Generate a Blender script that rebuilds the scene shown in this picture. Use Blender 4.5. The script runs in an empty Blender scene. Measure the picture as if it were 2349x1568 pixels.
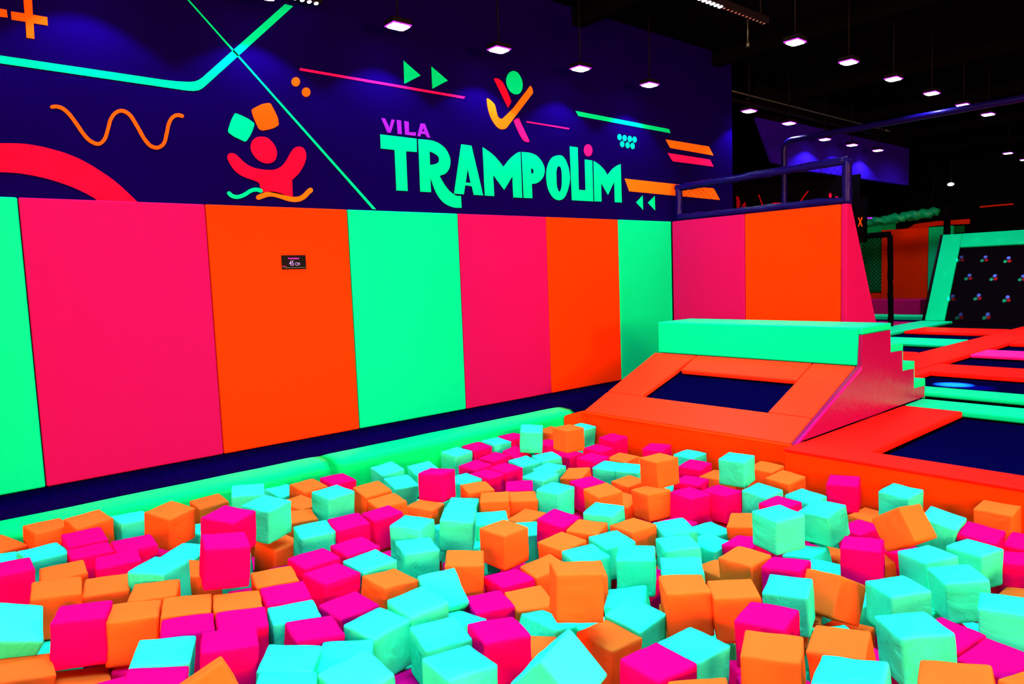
import bpy, bmesh, math, random
from mathutils import Vector, Matrix, Quaternion, noise

# ------------------------------------------------------------------ camera, world, lights, exposure
S = bpy.context.scene
COL = S.collection
cam_data = bpy.data.cameras.new('camera')
cam_data.sensor_width = 36.0
cam_data.lens = 36.0 * 1626.0 / 2349.0
cam_data.clip_end = 200
cam = bpy.data.objects.new('camera', cam_data)
COL.objects.link(cam)
cam.matrix_world = Matrix([[0.652185, -0.043738, 0.756797, 5.823], [0.757123, 0.0872, -0.647427, 0.0], [-0.037675, 0.99523, 0.089985, 1.33422], [0, 0, 0, 1]])
S.camera = cam

W = bpy.data.worlds.new('world')
S.world = W
W.use_nodes = True
W.node_tree.nodes['Background'].inputs[0].default_value = (0.5, 0.5, 0.6, 1)
W.node_tree.nodes['Background'].inputs[1].default_value = 0.01

S.view_settings.view_transform = 'Standard'
S.view_settings.look = 'None'
S.view_settings.gamma = 1.0
S.view_settings.use_curve_mapping = False
S.view_settings.exposure = 0.0

def aim(o, tgt):
    d = Vector(tgt) - o.location
    o.rotation_euler = d.to_track_quat('-Z', 'Y').to_euler()

def area(name, loc, tgt, sx, sy, power, col, spread=180):
    l = bpy.data.lights.new(name, 'AREA')
    l.shape = 'RECTANGLE'; l.size = sx; l.size_y = sy
    l.energy = power; l.color = col; l.spread = math.radians(spread)
    o = bpy.data.objects.new(name, l); COL.objects.link(o)
    o.location = loc; aim(o, tgt)
    return o

TOP = (0.22, 0.84, 1.0)
for x, y in ((1.9, 1.2), (1.9, 3.6), (4.0, -0.6), (4.0, 1.8), (4.0, 4.2), (6.2, 1.0), (6.2, 4.0)):
    area('ceiling_flood_light', (x, y, 4.1), (x, y, 0), 0.9, 0.9, 58, TOP, 100)
for x, y in ((4.6, 7.0), (4.6, 10.5), (1.2, 12.5), (3.4, 14.5), (0.6, 16.5), (5.5, 14.0), (-2.0, 19.0)):
    area('ceiling_flood_light', (x, y, 4.1), (x, y, 0), 0.9, 0.9, 50, (0.85, 0.62, 0.75), 120)  # added overhead fill for the trampolines and far wall, no fixtures here
WARM = (1.0, 0.32, 0.13)  # added warm fill from beside and behind the camera, not real hall lamps
area('hall_side_light', (11.5, -1.0, 1.9), (0.5, 4.5, 0.3), 3.0, 1.6, 1080, WARM)
area('hall_side_light', (7.5, -5.5, 1.9), (2.5, 4.0, 0.0), 3.0, 1.6, 1080, WARM)
area('hall_side_light', (12.5, 5.5, 1.9), (0.3, 7.6, 1.2), 2.4, 1.6, 1500, WARM)  # further added fill, brightens the partition and far corner

area('ceiling_flood_light', (2.8, 2.6, 4.0), (1.2, 7.8, 1.2), 0.8, 0.8, 62, (1.0, 0.58, 0.42), 75)  # added fill aimed at the dim partition corner, no lamp hangs here

# ------------------------------------------------------------------ materials
def mat(name, rgb, rough=0.5, spec=0.3, bump=0.0, bscale=40.0, detail=3, emit=None, estr=0, metal=0.0, coat=0.0, speck=None, wr=0.0):
    m = bpy.data.materials.new(name); m.use_nodes = True
    nt = m.node_tree; b = nt.nodes['Principled BSDF']
    b.inputs['Base Color'].default_value = (*rgb, 1)
    b.inputs['Roughness'].default_value = rough
    b.inputs['Specular IOR Level'].default_value = spec
    b.inputs['Metallic'].default_value = metal
    b.inputs['Coat Weight'].default_value = coat
    b.inputs['Coat Roughness'].default_value = 0.25
    tc = nt.nodes.new('ShaderNodeTexCoord')
    if speck:
        n = nt.nodes.new('ShaderNodeTexNoise'); n.inputs['Scale'].default_value = speck[0]; n.inputs['Detail'].default_value = 4
        r = nt.nodes.new('ShaderNodeValToRGB')
        r.color_ramp.elements[0].position = 0.35; r.color_ramp.elements[1].position = 0.65
        r.color_ramp.elements[0].color = (*[c * speck[1] for c in rgb], 1)
        r.color_ramp.elements[1].color = (*rgb, 1)
        nt.links.new(tc.outputs['Object'], n.inputs['Vector'])
        nt.links.new(n.outputs['Fac'], r.inputs['Fac'])
        nt.links.new(r.outputs['Color'], b.inputs['Base Color'])
    prev = None
    if bump:
        n = nt.nodes.new('ShaderNodeTexNoise'); n.inputs['Scale'].default_value = bscale; n.inputs['Detail'].default_value = detail
        bp = nt.nodes.new('ShaderNodeBump'); bp.inputs['Strength'].default_value = bump; bp.inputs['Distance'].default_value = 0.01
        nt.links.new(tc.outputs['Object'], n.inputs['Vector'])
        nt.links.new(n.outputs['Fac'], bp.inputs['Height'])
        prev = bp
    if wr:
        n = nt.nodes.new('ShaderNodeTexNoise'); n.inputs['Scale'].default_value = 5.0; n.inputs['Detail'].default_value = 2
        n.inputs['Distortion'].default_value = 1.5
        mp = nt.nodes.new('ShaderNodeMapping'); mp.inputs['Scale'].default_value = (1.0, 3.0, 1.6)
        bp = nt.nodes.new('ShaderNodeBump'); bp.inputs['Strength'].default_value = wr; bp.inputs['Distance'].default_value = 0.05
        nt.links.new(tc.outputs['Object'], mp.inputs['Vector']); nt.links.new(mp.outputs['Vector'], n.inputs['Vector'])
        nt.links.new(n.outputs['Fac'], bp.inputs['Height'])
        if prev: nt.links.new(prev.outputs['Normal'], bp.inputs['Normal'])
        prev = bp
    if prev: nt.links.new(prev.outputs['Normal'], b.inputs['Normal'])
    if emit:
        b.inputs['Emission Color'].default_value = (*emit, 1); b.inputs['Emission Strength'].default_value = estr
    return m

MINT = (0.0, 0.80, 0.30); PINK = (0.80, 0.010, 0.13); ORNG = (1.0, 0.060, 0.002)
M = {
 'mint': mat('mint_vinyl', (0.0, 0.90, 0.38), 0.45, 0.015, 0.06, 90, wr=0.03),
 'pink': mat('pink_vinyl', (0.46, 0.005, 0.15), 0.6, 0.02, 0.35, 260, speck=(220, 0.72)),
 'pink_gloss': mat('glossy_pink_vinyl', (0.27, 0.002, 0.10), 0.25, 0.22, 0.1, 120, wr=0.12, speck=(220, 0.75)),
 'mint_edge': mat('mint_edge_vinyl', (0.0, 0.85, 0.19), 0.45, 0.02, 0.06, 90, wr=0.04),
 'orange': mat('orange_vinyl', (0.8, 0.040, 0.0005), 0.5, 0.02, 0.06, 120, wr=0.04),
 'orange_deck': mat('red_orange_vinyl', (0.95, 0.010, 0.006), 0.45, 0.02, 0.06, 120, wr=0.06, speck=(9, 0.85)),
 'orange_ramp': mat('ramp_orange_vinyl', (1.0, 0.036, 0.008), 0.4, 0.05, 0.06, 120, wr=0.05),
 'magenta': mat('magenta_vinyl', (0.95, 0.004, 0.40), 0.4, 0.1, 0.1, 100, wr=0.1),
 'cube_O': mat('orange_cube_fabric', (1.0, 0.11, 0.014), 0.8, 0.0, 0.10, 150, wr=0.05),
 'cube_M': mat('pink_cube_fabric', (1.0, 0.001, 0.135), 0.8, 0.0, 0.15, 200, wr=0.04),
 'cube_W': mat('aqua_cube_fabric', (0.028, 0.86, 0.52), 0.8, 0.0, 0.10, 150, wr=0.16),
 'navy_mat': mat('navy_jump_mat', (0.001, 0.0008, 0.050), 0.6, 0.0, 0.5, 300, speck=(160, 0.5)),
 'bedblk': mat('black_jump_mat', (0.0025, 0.002, 0.005), 0.6, 0.0, 0.5, 300),
 'walkway': mat('navy_carpet', (0.003, 0.0002, 0.060), 0.9, 0.0, 0.5, 300, speck=(30, 0.45)),
 'mural': mat('navy_wall_paint', (0.0028, 0.0001, 0.078), 0.8, 0.0, 0.2, 30),
 'black': mat('black_paint', (0.0015, 0.0015, 0.003), 0.9, 0.0),
 'deck': mat('dark_deck', (0.02, 0.002, 0.02), 0.8, 0.02, 0.3, 20),
 'housing': mat('dark_metal_housing', (0.003, 0.003, 0.006), 0.6, 0.05),
 'pipe': mat('grey_steel_pipe', (0.08, 0.13, 0.11), 0.35, 0.4, metal=0.7),
 'padpipe': mat('navy_pipe_foam', (0.003, 0.001, 0.11), 0.35, 0.10, 0.4, 25),
 'net': mat('dark_net_cord', (0.004, 0.001, 0.004), 0.8, 0.0),
 'p_mint': mat('mint_wall_paint', (0.0, 0.96, 0.40), 0.9, 0.0),
 'p_pink': mat('pink_wall_paint', (0.9, 0.008, 0.20), 0.9, 0.0),
 'p_red': mat('red_pink_wall_paint', (0.8, 0.004, 0.05), 0.9, 0.0, speck=(6, 0.8)),
 'p_orange': mat('orange_wall_paint', (1.0, 0.11, 0.004), 0.9, 0.0),
 'p_orange2': mat('light_orange_wall_paint', (1.0, 0.19, 0.006), 0.9, 0.0),
 'p_violet': mat('violet_wall_paint', (0.22, 0.015, 0.85), 0.9, 0.0),
 'bluewall': mat('blue_bulkhead_paint', (0.014, 0.003, 0.36), 0.6, 0.0, 0.1, 5),
 'lens': mat('lamp_lens', (1, 1, 1), 0.3, 0.3, emit=(1.0, 0.80, 1.0), estr=14),
 'violet_rim': mat('lamp_violet_rim', (0.3, 0.02, 0.9), 0.3, 0.3, emit=(0.42, 0.02, 1.0), estr=1.6),
 'led': mat('led_on', (1, 1, 1), 0.3, 0.3, emit=(1.0, 0.85, 1.0), estr=8),
 'led_off': mat('led_off', (0.5, 0.3, 0.35), 0.1, 0.8),
 'led_red': mat('led_red', (1, 0.1, 0.02), 0.3, 0.3, emit=(1.0, 0.08, 0.01), estr=4),
 'sign': mat('black_sign_board', (0.003, 0.004, 0.005), 0.5, 0.05),
 's_white': mat('pale_violet_print', (0.38, 0.34, 1.0), 0.8, 0.0),
 's_mag': mat('magenta_print', (0.75, 0.04, 0.9), 0.8, 0.0),
 's_grey': mat('grey_green_print', (0.10, 0.18, 0.13), 0.8, 0.0),
 'tarp': mat('green_fabric', (0.0, 0.45, 0.16), 0.4, 0.2, 0.4, 12),
 'greennet': mat('green_panel_behind_net', (0.0, 0.22, 0.06), 0.8, 0.0),
}

# ------------------------------------------------------------------ helpers
def tag(o, label=None, cat=None, group=None, kind=None):
    if label: o['label'] = label
    if cat: o['category'] = cat
    if group: o['group'] = group
    if kind: o['kind'] = kind
    return o

def empty(name, loc=(0, 0, 0)):
    o = bpy.data.objects.new(name, None); COL.objects.link(o); o.location = loc; o.empty_display_size = 0.1
    return o

def link(name, bm, m, parent=None, smooth=True, wn=True):
    me = bpy.data.meshes.new(name)
    bmesh.ops.recalc_face_normals(bm, faces=bm.faces)
    bm.to_mesh(me); bm.free()
    if m: me.materials.append(m)
    if smooth:
        for p in me.polygons: p.use_smooth = True
    o = bpy.data.objects.new(name, me); COL.objects.link(o)
    if parent:
        o.parent = parent
        o.matrix_parent_inverse = Matrix.Translation(-parent.location)
    if smooth and wn:
        w = o.modifiers.new('wn', 'WEIGHTED_NORMAL'); w.keep_sharp = True
    return o

def prism_bm(pts, ext, bevel=0.012, seg=3, bm=None):
    bm = bm or bmesh.new()
    e = Vector(ext)
    a = [bm.verts.new(Vector(p)) for p in pts]
    b = [bm.verts.new(Vector(p) + e) for p in pts]
    n = len(pts)
    fs = [bm.faces.new(a), bm.faces.new(b[::-1])]
    for i in range(n):
        fs.append(bm.faces.new((a[i], b[i], b[(i + 1) % n], a[(i + 1) % n])))
    if bevel:
        es = list({ed for f in fs for ed in f.edges})
        bmesh.ops.bevel(bm, geom=es, offset=bevel, segments=seg, profile=0.5, affect='EDGES', clamp_overlap=True)
    return bm

def prism(name, pts, ext, m, parent=None, bevel=0.012, seg=3):
    return link(name, prism_bm(pts, ext, bevel, seg), m, parent)

def box_pts(x0, x1, y0, y1, z):
    return [(x0, y0, z), (x1, y0, z), (x1, y1, z), (x0, y1, z)]

def box(name, x0, x1, y0, y1, z0, z1, m, parent=None, bevel=0.012, seg=3):
    return prism(name, box_pts(x0, x1, y0, y1, z0), (0, 0, z1 - z0), m, parent, bevel, seg)

def tube_bm(path, r, n=12, bm=None, wob=0.0, seed=0):
    bm = bm or bmesh.new(); rings = []
    P = [Vector(p) for p in path]
    up = None
    for i, p in enumerate(P):
        t = (P[min(i + 1, len(P) - 1)] - P[max(i - 1, 0)]).normalized()
        if up is None:
            up = t.orthogonal().normalized()
        up = (up - t * up.dot(t)).normalized()
        s = t.cross(up)
        ring = []
        for k in range(n):
            a = 2 * math.pi * k / n
            rr = r * (1 + wob * noise.noise(Vector((p.x * 9 + math.cos(a), p.y * 9 + math.sin(a), p.z * 9 + seed))))
            ring.append(bm.verts.new(p + rr * (math.cos(a) * up + math.sin(a) * s)))
        rings.append(ring)
    for a, b in zip(rings, rings[1:]):
        for k in range(n):
            bm.faces.new((a[k], a[(k + 1) % n], b[(k + 1) % n], b[k]))
    bm.faces.new(rings[0][::-1]); bm.faces.new(rings[-1])
    return bm

def tube(name, path, r, m, parent=None, n=12, wob=0.0):
    return link(name, tube_bm(path, r, n, wob=wob), m, parent, wn=False)

def line(a, b, n):
    a, b = Vector(a), Vector(b)
    return [a.lerp(b, i / n) for i in range(n + 1)]

def flat_shape(name, loops, m, mtx, parent=None, ext=0.004):
    c = bpy.data.curves.new(name, 'CURVE'); c.dimensions = '2D'; c.fill_mode = 'BOTH'; c.extrude = ext / 2
    for lp in loops:
        s = c.splines.new('POLY'); s.points.add(len(lp) - 1)
        for k, (x, y) in enumerate(lp): s.points[k].co = (x, y, 0, 1)
        s.use_cyclic_u = True
    t = bpy.data.objects.new(name, c); COL.objects.link(t)
    bpy.context.view_layer.update()
    me = bpy.data.meshes.new_from_object(t.evaluated_get(bpy.context.evaluated_depsgraph_get()))
    bpy.data.objects.remove(t); bpy.data.curves.remove(c)
    me.name = name; me.transform(mtx); me.materials.clear(); me.materials.append(m)
    o = bpy.data.objects.new(name, me); COL.objects.link(o)
    if parent: o.parent = parent; o.matrix_parent_inverse = Matrix.Translation(-parent.location)
    return o

def text_mesh(name, txt, size, m, mtx, parent=None, ext=0.001, shear=0, bold=0.0, xs=1.0):
    c = bpy.data.curves.new(name, 'FONT'); c.body = txt; c.size = size; c.extrude = ext; c.align_x = 'CENTER'; c.shear = shear; c.offset = bold
    t = bpy.data.objects.new(name, c); COL.objects.link(t)
    bpy.context.view_layer.update()
    me = bpy.data.meshes.new_from_object(t.evaluated_get(bpy.context.evaluated_depsgraph_get()))
    bpy.data.objects.remove(t); bpy.data.curves.remove(c)
    me.name = name; me.transform(mtx @ Matrix.Diagonal((xs, 1, 1, 1))); me.materials.clear(); me.materials.append(m)
    o = bpy.data.objects.new(name, me); COL.objects.link(o)
    if parent: o.parent = parent; o.matrix_parent_inverse = Matrix.Translation(-parent.location)
    return o

def on_left_wall(x):        # local x -> +Y, local y -> +Z, local z -> +X
    return Matrix(((0, 0, 1, x), (1, 0, 0, 0), (0, 1, 0, 0), (0, 0, 0, 1)))

def on_cross_wall(y):       # seen from -Y: local x -> +X, local y -> +Z
    return Matrix(((1, 0, 0, 0), (0, 0, -1, y), (0, 1, 0, 0), (0, 0, 0, 1)))

# ------------------------------------------------------------------ the room
PIT_FLOOR = -0.98
def struct(o): o['kind'] = 'structure'; return o
wall_left = struct(box('wall_left', -0.26, -0.06, -8, 9.42, -1.1, 4.4, M['mural'], bevel=0))
struct(box('wall_left_rear', -4.4, -4.2, 9.0, 24.2, -1.1, 4.4, M['black'], bevel=0)).name = 'wall_rear_left'
struct(box('wall_back', -4.4, 14, 24.0, 24.2, -1.1, 4.4, M['black'], bevel=0))
struct(box('wall_right', 14, 14.2, -8, 24.2, -1.1, 4.4, M['black'], bevel=0))
struct(box('wall_front', -0.4, 14.2, -8.2, -8, -1.1, 4.4, M['black'], bevel=0))
struct(box('ceiling', -4.4, 14.2, -8.2, 24.2, 4.4, 4.6, M['black'], bevel=0))
struct(box('floor', -4.4, 14.2, -8.2, 24.2, -1.3, -1.1, M['black'], bevel=0))
# the raised floor: walkway along the wall
walk = tag(box('floor_walkway', -0.06, 0.63, -6, 9.4, -1.1, 0.0, M['walkway'], bevel=0.0), kind='structure')
struct(box('floor_pit', 0.63, 9.5, -6, 4.86, -1.1, PIT_FLOOR, M['deck'], bevel=0))
struct(box('floor_rear', 0.64, 13.9, 5.1, 23.9, -1.1, -0.34, M['deck'], bevel=0))
struct(box('floor_rear_side', -4.1, 0.64, 9.45, 23.9, -1.1, -0.34, M['deck'], bevel=0))
# mural on the upper wall
for name, colr, lab, loops in (
('painted_band', 'mint', 'broad bent mint green band', [[(0.464, 2.937), (1.655, 2.928), (1.751, 2.931), (1.836, 2.939), (1.88, 2.949), (1.913, 2.967), (1.946, 2.994), (2.661, 3.696), (2.734, 3.694), (1.94, 2.908), (1.907, 2.886), (1.869, 2.875), (1.819, 2.871), (1.645, 2.873), (0.46, 2.887)]]),
('painted_line', 'mint', 'long thin slanting green line', [[(1.766, 3.67), (1.775, 3.672), (1.884, 3.562), (3.425, 2.018), (3.389, 2.017), (1.871, 3.559)]]),
('painted_plus', 'orange', 'orange plus sign', [[(0.804, 3.406), (0.853, 3.408), (0.852, 3.338), (0.849, 3.24), (0.932, 3.24), (0.931, 3.184), (0.848, 3.184), (0.845, 3.08), (0.8, 3.079), (0.803, 3.185), (0.725, 3.183), (0.726, 3.236), (0.802, 3.238)]]),
('painted_plus', 'orange', 'end of an orange plus sign', [[(0.613, 3.241), (0.703, 3.241), (0.704, 3.192), (0.608, 3.185)]]),
('painted_wave', 'orange', 'orange wavy line', [[(0.91, 2.623), (0.916, 2.625), (0.922, 2.626), (0.928, 2.628), (0.933, 2.629), (0.937, 2.629), (0.944, 2.628), (0.951, 2.627), (0.958, 2.625), (0.964, 2.622), (0.97, 2.619), (0.977, 2.614), (0.984, 2.608), (0.99, 2.601), (0.996, 2.594), (1.002, 2.587), (1.011, 2.575), (1.019, 2.563), (1.027, 2.55), (1.034, 2.537), (1.042, 2.523), (1.051, 2.508), (1.059, 2.492), (1.068, 2.477), (1.078, 2.461), (1.088, 2.446), (1.095, 2.437), (1.103, 2.428), (1.111, 2.42), (1.12, 2.412), (1.13, 2.406), (1.139, 2.402), (1.148, 2.398), (1.158, 2.395), (1.169, 2.394), (1.181, 2.396), (1.192, 2.401), (1.201, 2.408), (1.21, 2.416), (1.217, 2.424), (1.224, 2.433), (1.232, 2.446), (1.239, 2.461), (1.244, 2.475), (1.249, 2.489), (1.253, 2.503), (1.259, 2.52), (1.264, 2.538), (1.269, 2.555), (1.274, 2.572), (1.28, 2.587), (1.286, 2.597), (1.292, 2.608), (1.298, 2.617), (1.305, 2.626), (1.313, 2.633), (1.319, 2.638), (1.326, 2.642), (1.332, 2.646), (1.339, 2.648), (1.346, 2.649), (1.353, 2.649), (1.361, 2.647), (1.368, 2.644), (1.375, 2.64), (1.381, 2.636), (1.394, 2.623), (1.404, 2.608), (1.413, 2.591), (1.422, 2.572), (1.431, 2.554), (1.441, 2.535), (1.449, 2.515), (1.459, 2.494), (1.469, 2.474), (1.48, 2.454), (1.487, 2.445), (1.494, 2.435), (1.502, 2.426), (1.511, 2.418), (1.521, 2.411), (1.53, 2.407), (1.54, 2.404), (1.55, 2.402), (1.561, 2.401), (1.572, 2.403), (1.584, 2.407), (1.596, 2.413), (1.607, 2.421), (1.617, 2.43), (1.626, 2.441), (1.636, 2.457), (1.643, 2.475), (1.648, 2.493), (1.653, 2.51), (1.657, 2.526), (1.662, 2.543), (1.666, 2.56), (1.67, 2.577), (1.675, 2.593), (1.681, 2.608), (1.685, 2.617), (1.69, 2.626), (1.695, 2.635), (1.701, 2.642), (1.708, 2.649), (1.713, 2.653), (1.718, 2.656), (1.724, 2.659), (1.731, 2.661), (1.737, 2.663), (1.741, 2.663), (1.745, 2.663), (1.75, 2.662), (1.756, 2.66), (1.763, 2.659), (1.773, 2.661), (1.78, 2.67), (1.78, 2.681), (1.772, 2.687), (1.767, 2.688), (1.761, 2.689), (1.754, 2.69), (1.746, 2.691), (1.738, 2.691), (1.728, 2.688), (1.719, 2.685), (1.71, 2.681), (1.701, 2.675), (1.692, 2.668), (1.683, 2.659), (1.675, 2.648), (1.668, 2.637), (1.662, 2.626), (1.657, 2.615), (1.65, 2.598), (1.645, 2.58), (1.641, 2.562), (1.637, 2.546), (1.632, 2.529), (1.627, 2.513), (1.623, 2.496), (1.619, 2.481), (1.613, 2.467), (1.606, 2.455), (1.6, 2.448), (1.593, 2.442), (1.586, 2.437), (1.578, 2.432), (1.57, 2.43), (1.564, 2.429), (1.557, 2.429), (1.55, 2.431), (1.543, 2.433), (1.536, 2.436), (1.528, 2.441), (1.521, 2.448), (1.515, 2.455), (1.508, 2.464), (1.502, 2.472), (1.491, 2.49), (1.482, 2.51), (1.473, 2.53), (1.463, 2.55), (1.453, 2.57), (1.444, 2.588), (1.435, 2.607), (1.425, 2.626), (1.414, 2.643), (1.399, 2.658), (1.391, 2.664), (1.381, 2.669), (1.371, 2.673), (1.36, 2.675), (1.349, 2.676), (1.338, 2.674), (1.328, 2.67), (1.318, 2.666), (1.309, 2.66), (1.3, 2.653), (1.29, 2.643), (1.28, 2.631), (1.273, 2.62), (1.266, 2.608), (1.259, 2.595), (1.251, 2.577), (1.246, 2.559), (1.241, 2.541), (1.236, 2.524), (1.231, 2.508), (1.226, 2.494), (1.222, 2.481), (1.217, 2.468), (1.212, 2.457), (1.205, 2.446), (1.201, 2.44), (1.195, 2.433), (1.189, 2.428), (1.184, 2.424), (1.179, 2.422), (1.172, 2.42), (1.165, 2.421), (1.158, 2.423), (1.15, 2.426), (1.143, 2.43), (1.135, 2.435), (1.127, 2.441), (1.12, 2.448), (1.114, 2.456), (1.107, 2.464), (1.097, 2.478), (1.088, 2.493), (1.08, 2.509), (1.071, 2.525), (1.062, 2.54), (1.054, 2.554), (1.046, 2.567), (1.038, 2.58), (1.03, 2.593), (1.021, 2.606), (1.014, 2.614), (1.007, 2.622), (1.0, 2.629), (0.992, 2.636), (0.984, 2.642), (0.976, 2.646), (0.968, 2.649), (0.96, 2.652), (0.951, 2.653), (0.942, 2.654), (0.935, 2.654), (0.928, 2.653), (0.921, 2.651), (0.915, 2.649), (0.91, 2.648), (0.902, 2.642), (0.899, 2.633), (0.902, 2.625)]]),
('painted_arc', 'red', 'broad red arc', [[(0.327, 2.332), (0.361, 2.336), (0.396, 2.341), (0.431, 2.345), (0.466, 2.349), (0.502, 2.353), (0.52, 2.355), (0.538, 2.356), (0.556, 2.357), (0.575, 2.358), (0.593, 2.359), (0.621, 2.361), (0.648, 2.364), (0.677, 2.366), (0.705, 2.367), (0.733, 2.367), (0.762, 2.365), (0.79, 2.362), (0.819, 2.359), (0.848, 2.354), (0.876, 2.348), (0.906, 2.341), (0.936, 2.333), (0.965, 2.325), (0.994, 2.314), (1.023, 2.303), (1.05, 2.291), (1.076, 2.277), (1.102, 2.262), (1.128, 2.247), (1.153, 2.23), (1.178, 2.213), (1.203, 2.195), (1.227, 2.177), (1.252, 2.157), (1.275, 2.136), (1.299, 2.114), (1.322, 2.091), (1.344, 2.067), (1.366, 2.043), (1.389, 2.018), (1.397, 2.008), (1.405, 1.997), (1.414, 1.987), (1.422, 1.977), (1.43, 1.966), (1.377, 1.964), (1.324, 1.959), (1.272, 1.955), (1.222, 1.957), (1.175, 1.969), (1.164, 1.976), (1.154, 1.985), (1.145, 1.995), (1.135, 2.006), (1.125, 2.015), (1.112, 2.025), (1.098, 2.034), (1.084, 2.043), (1.07, 2.051), (1.055, 2.059), (1.032, 2.071), (1.008, 2.082), (0.985, 2.093), (0.961, 2.102), (0.937, 2.111), (0.912, 2.12), (0.887, 2.128), (0.861, 2.135), (0.836, 2.142), (0.811, 2.147), (0.786, 2.153), (0.762, 2.157), (0.737, 2.161), (0.713, 2.164), (0.688, 2.167), (0.666, 2.168), (0.643, 2.169), (0.621, 2.169), (0.599, 2.169), (0.577, 2.168), (0.559, 2.168), (0.54, 2.167), (0.522, 2.167), (0.504, 2.166), (0.486, 2.164), (0.45, 2.16), (0.415, 2.156), (0.38, 2.15), (0.345, 2.145), (0.31, 2.14), (0.313, 2.178), (0.317, 2.217), (0.32, 2.255), (0.323, 2.293)]]),
('painted_circle', 'orange', 'upper orange dot', [[(2.751, 3.074), (2.75, 3.065), (2.746, 3.056), (2.741, 3.048), (2.735, 3.041), (2.727, 3.035), (2.719, 3.031), (2.711, 3.029), (2.703, 3.029), (2.695, 3.031), (2.688, 3.034), (2.682, 3.04), (2.678, 3.046), (2.676, 3.054), (2.676, 3.063), (2.677, 3.072), (2.681, 3.08), (2.686, 3.088), (2.692, 3.095), (2.7, 3.101), (2.708, 3.105), (2.716, 3.107), (2.725, 3.108), (2.732, 3.106), (2.739, 3.102), (2.745, 3.097), (2.749, 3.09), (2.751, 3.082)]]),
('painted_circle', 'orange', 'lower orange dot', [[(2.841, 3.0), (2.839, 2.991), (2.836, 2.982), (2.831, 2.974), (2.824, 2.966), (2.816, 2.961), (2.808, 2.957), (2.799, 2.955), (2.791, 2.954), (2.783, 2.956), (2.776, 2.96), (2.77, 2.965), (2.766, 2.972), (2.764, 2.98), (2.764, 2.989), (2.765, 2.998), (2.769, 3.007), (2.774, 3.015), (2.78, 3.022), (2.788, 3.028), (2.796, 3.032), (2.805, 3.034), (2.813, 3.034), (2.821, 3.032), (2.828, 3.029), (2.834, 3.023), (2.838, 3.016), (2.84, 3.008)]]),
('painted_line', 'pink', 'long thin pink line', [[(2.76, 3.19), (4.529, 3.186), (4.506, 3.163), (2.755, 3.17)]]),
('painted_square', 'mint', 'tilted mint square', [[(2.177, 2.743), (2.182, 2.742), (2.187, 2.742), (2.192, 2.742), (2.237, 2.728), (2.28, 2.711), (2.32, 2.687), (2.323, 2.685), (2.326, 2.682), (2.328, 2.679), (2.328, 2.672), (2.327, 2.663), (2.324, 2.655), (2.307, 2.612), (2.284, 2.571), (2.256, 2.532), (2.252, 2.529), (2.247, 2.526), (2.243, 2.522), (2.199, 2.539), (2.156, 2.555), (2.119, 2.579), (2.115, 2.584), (2.112, 2.589), (2.111, 2.596), (2.111, 2.602), (2.113, 2.609), (2.116, 2.616), (2.131, 2.657), (2.149, 2.698), (2.171, 2.736), (2.173, 2.739), (2.175, 2.741)]]),
('painted_square', 'orange', 'tilted orange square', [[(2.316, 2.788), (2.319, 2.791), (2.322, 2.794), (2.325, 2.796), (2.367, 2.823), (2.411, 2.846), (2.457, 2.859), (2.464, 2.86), (2.472, 2.858), (2.478, 2.855), (2.484, 2.849), (2.488, 2.841), (2.492, 2.833), (2.514, 2.792), (2.532, 2.749), (2.538, 2.702), (2.536, 2.696), (2.533, 2.689), (2.528, 2.683), (2.492, 2.659), (2.452, 2.644), (2.41, 2.632), (2.402, 2.63), (2.394, 2.629), (2.386, 2.63), (2.378, 2.632), (2.371, 2.635), (2.365, 2.639), (2.361, 2.645), (2.357, 2.652), (2.354, 2.659), (2.338, 2.696), (2.323, 2.734), (2.314, 2.773), (2.314, 2.778), (2.315, 2.783)]]),
('painted_head', 'red', 'round pink-red head', [[(2.285, 2.489), (2.287, 2.497), (2.289, 2.506), (2.292, 2.514), (2.296, 2.523), (2.3, 2.531), (2.305, 2.538), (2.311, 2.545), (2.318, 2.552), (2.325, 2.558), (2.333, 2.563), (2.342, 2.568), (2.352, 2.572), (2.362, 2.574), (2.372, 2.576), (2.382, 2.578), (2.392, 2.578), (2.402, 2.578), (2.412, 2.577), (2.421, 2.575), (2.431, 2.573), (2.439, 2.569), (2.446, 2.564), (2.453, 2.558), (2.46, 2.552), (2.466, 2.546), (2.472, 2.539), (2.479, 2.532), (2.485, 2.524), (2.49, 2.516), (2.494, 2.507), (2.498, 2.498), (2.501, 2.489), (2.503, 2.48), (2.504, 2.47), (2.505, 2.46), (2.505, 2.452), (2.504, 2.443), (2.502, 2.435), (2.5, 2.426), (2.497, 2.418), (2.494, 2.41), (2.49, 2.403), (2.485, 2.396), (2.479, 2.389), (2.473, 2.383), (2.466, 2.378), (2.459, 2.374), (2.451, 2.37), (2.443, 2.368), (2.435, 2.365), (2.426, 2.364), (2.417, 2.362), (2.408, 2.362), (2.4, 2.362), (2.391, 2.363), (2.381, 2.366), (2.371, 2.369), (2.362, 2.372), (2.353, 2.377), (2.344, 2.382), (2.336, 2.388), (2.329, 2.394), (2.322, 2.4), (2.316, 2.407), (2.31, 2.415), (2.305, 2.422), (2.3, 2.429), (2.296, 2.437), (2.292, 2.445), (2.289, 2.454), (2.287, 2.461), (2.286, 2.467), (2.285, 2.474), (2.285, 2.481)]]),
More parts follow.
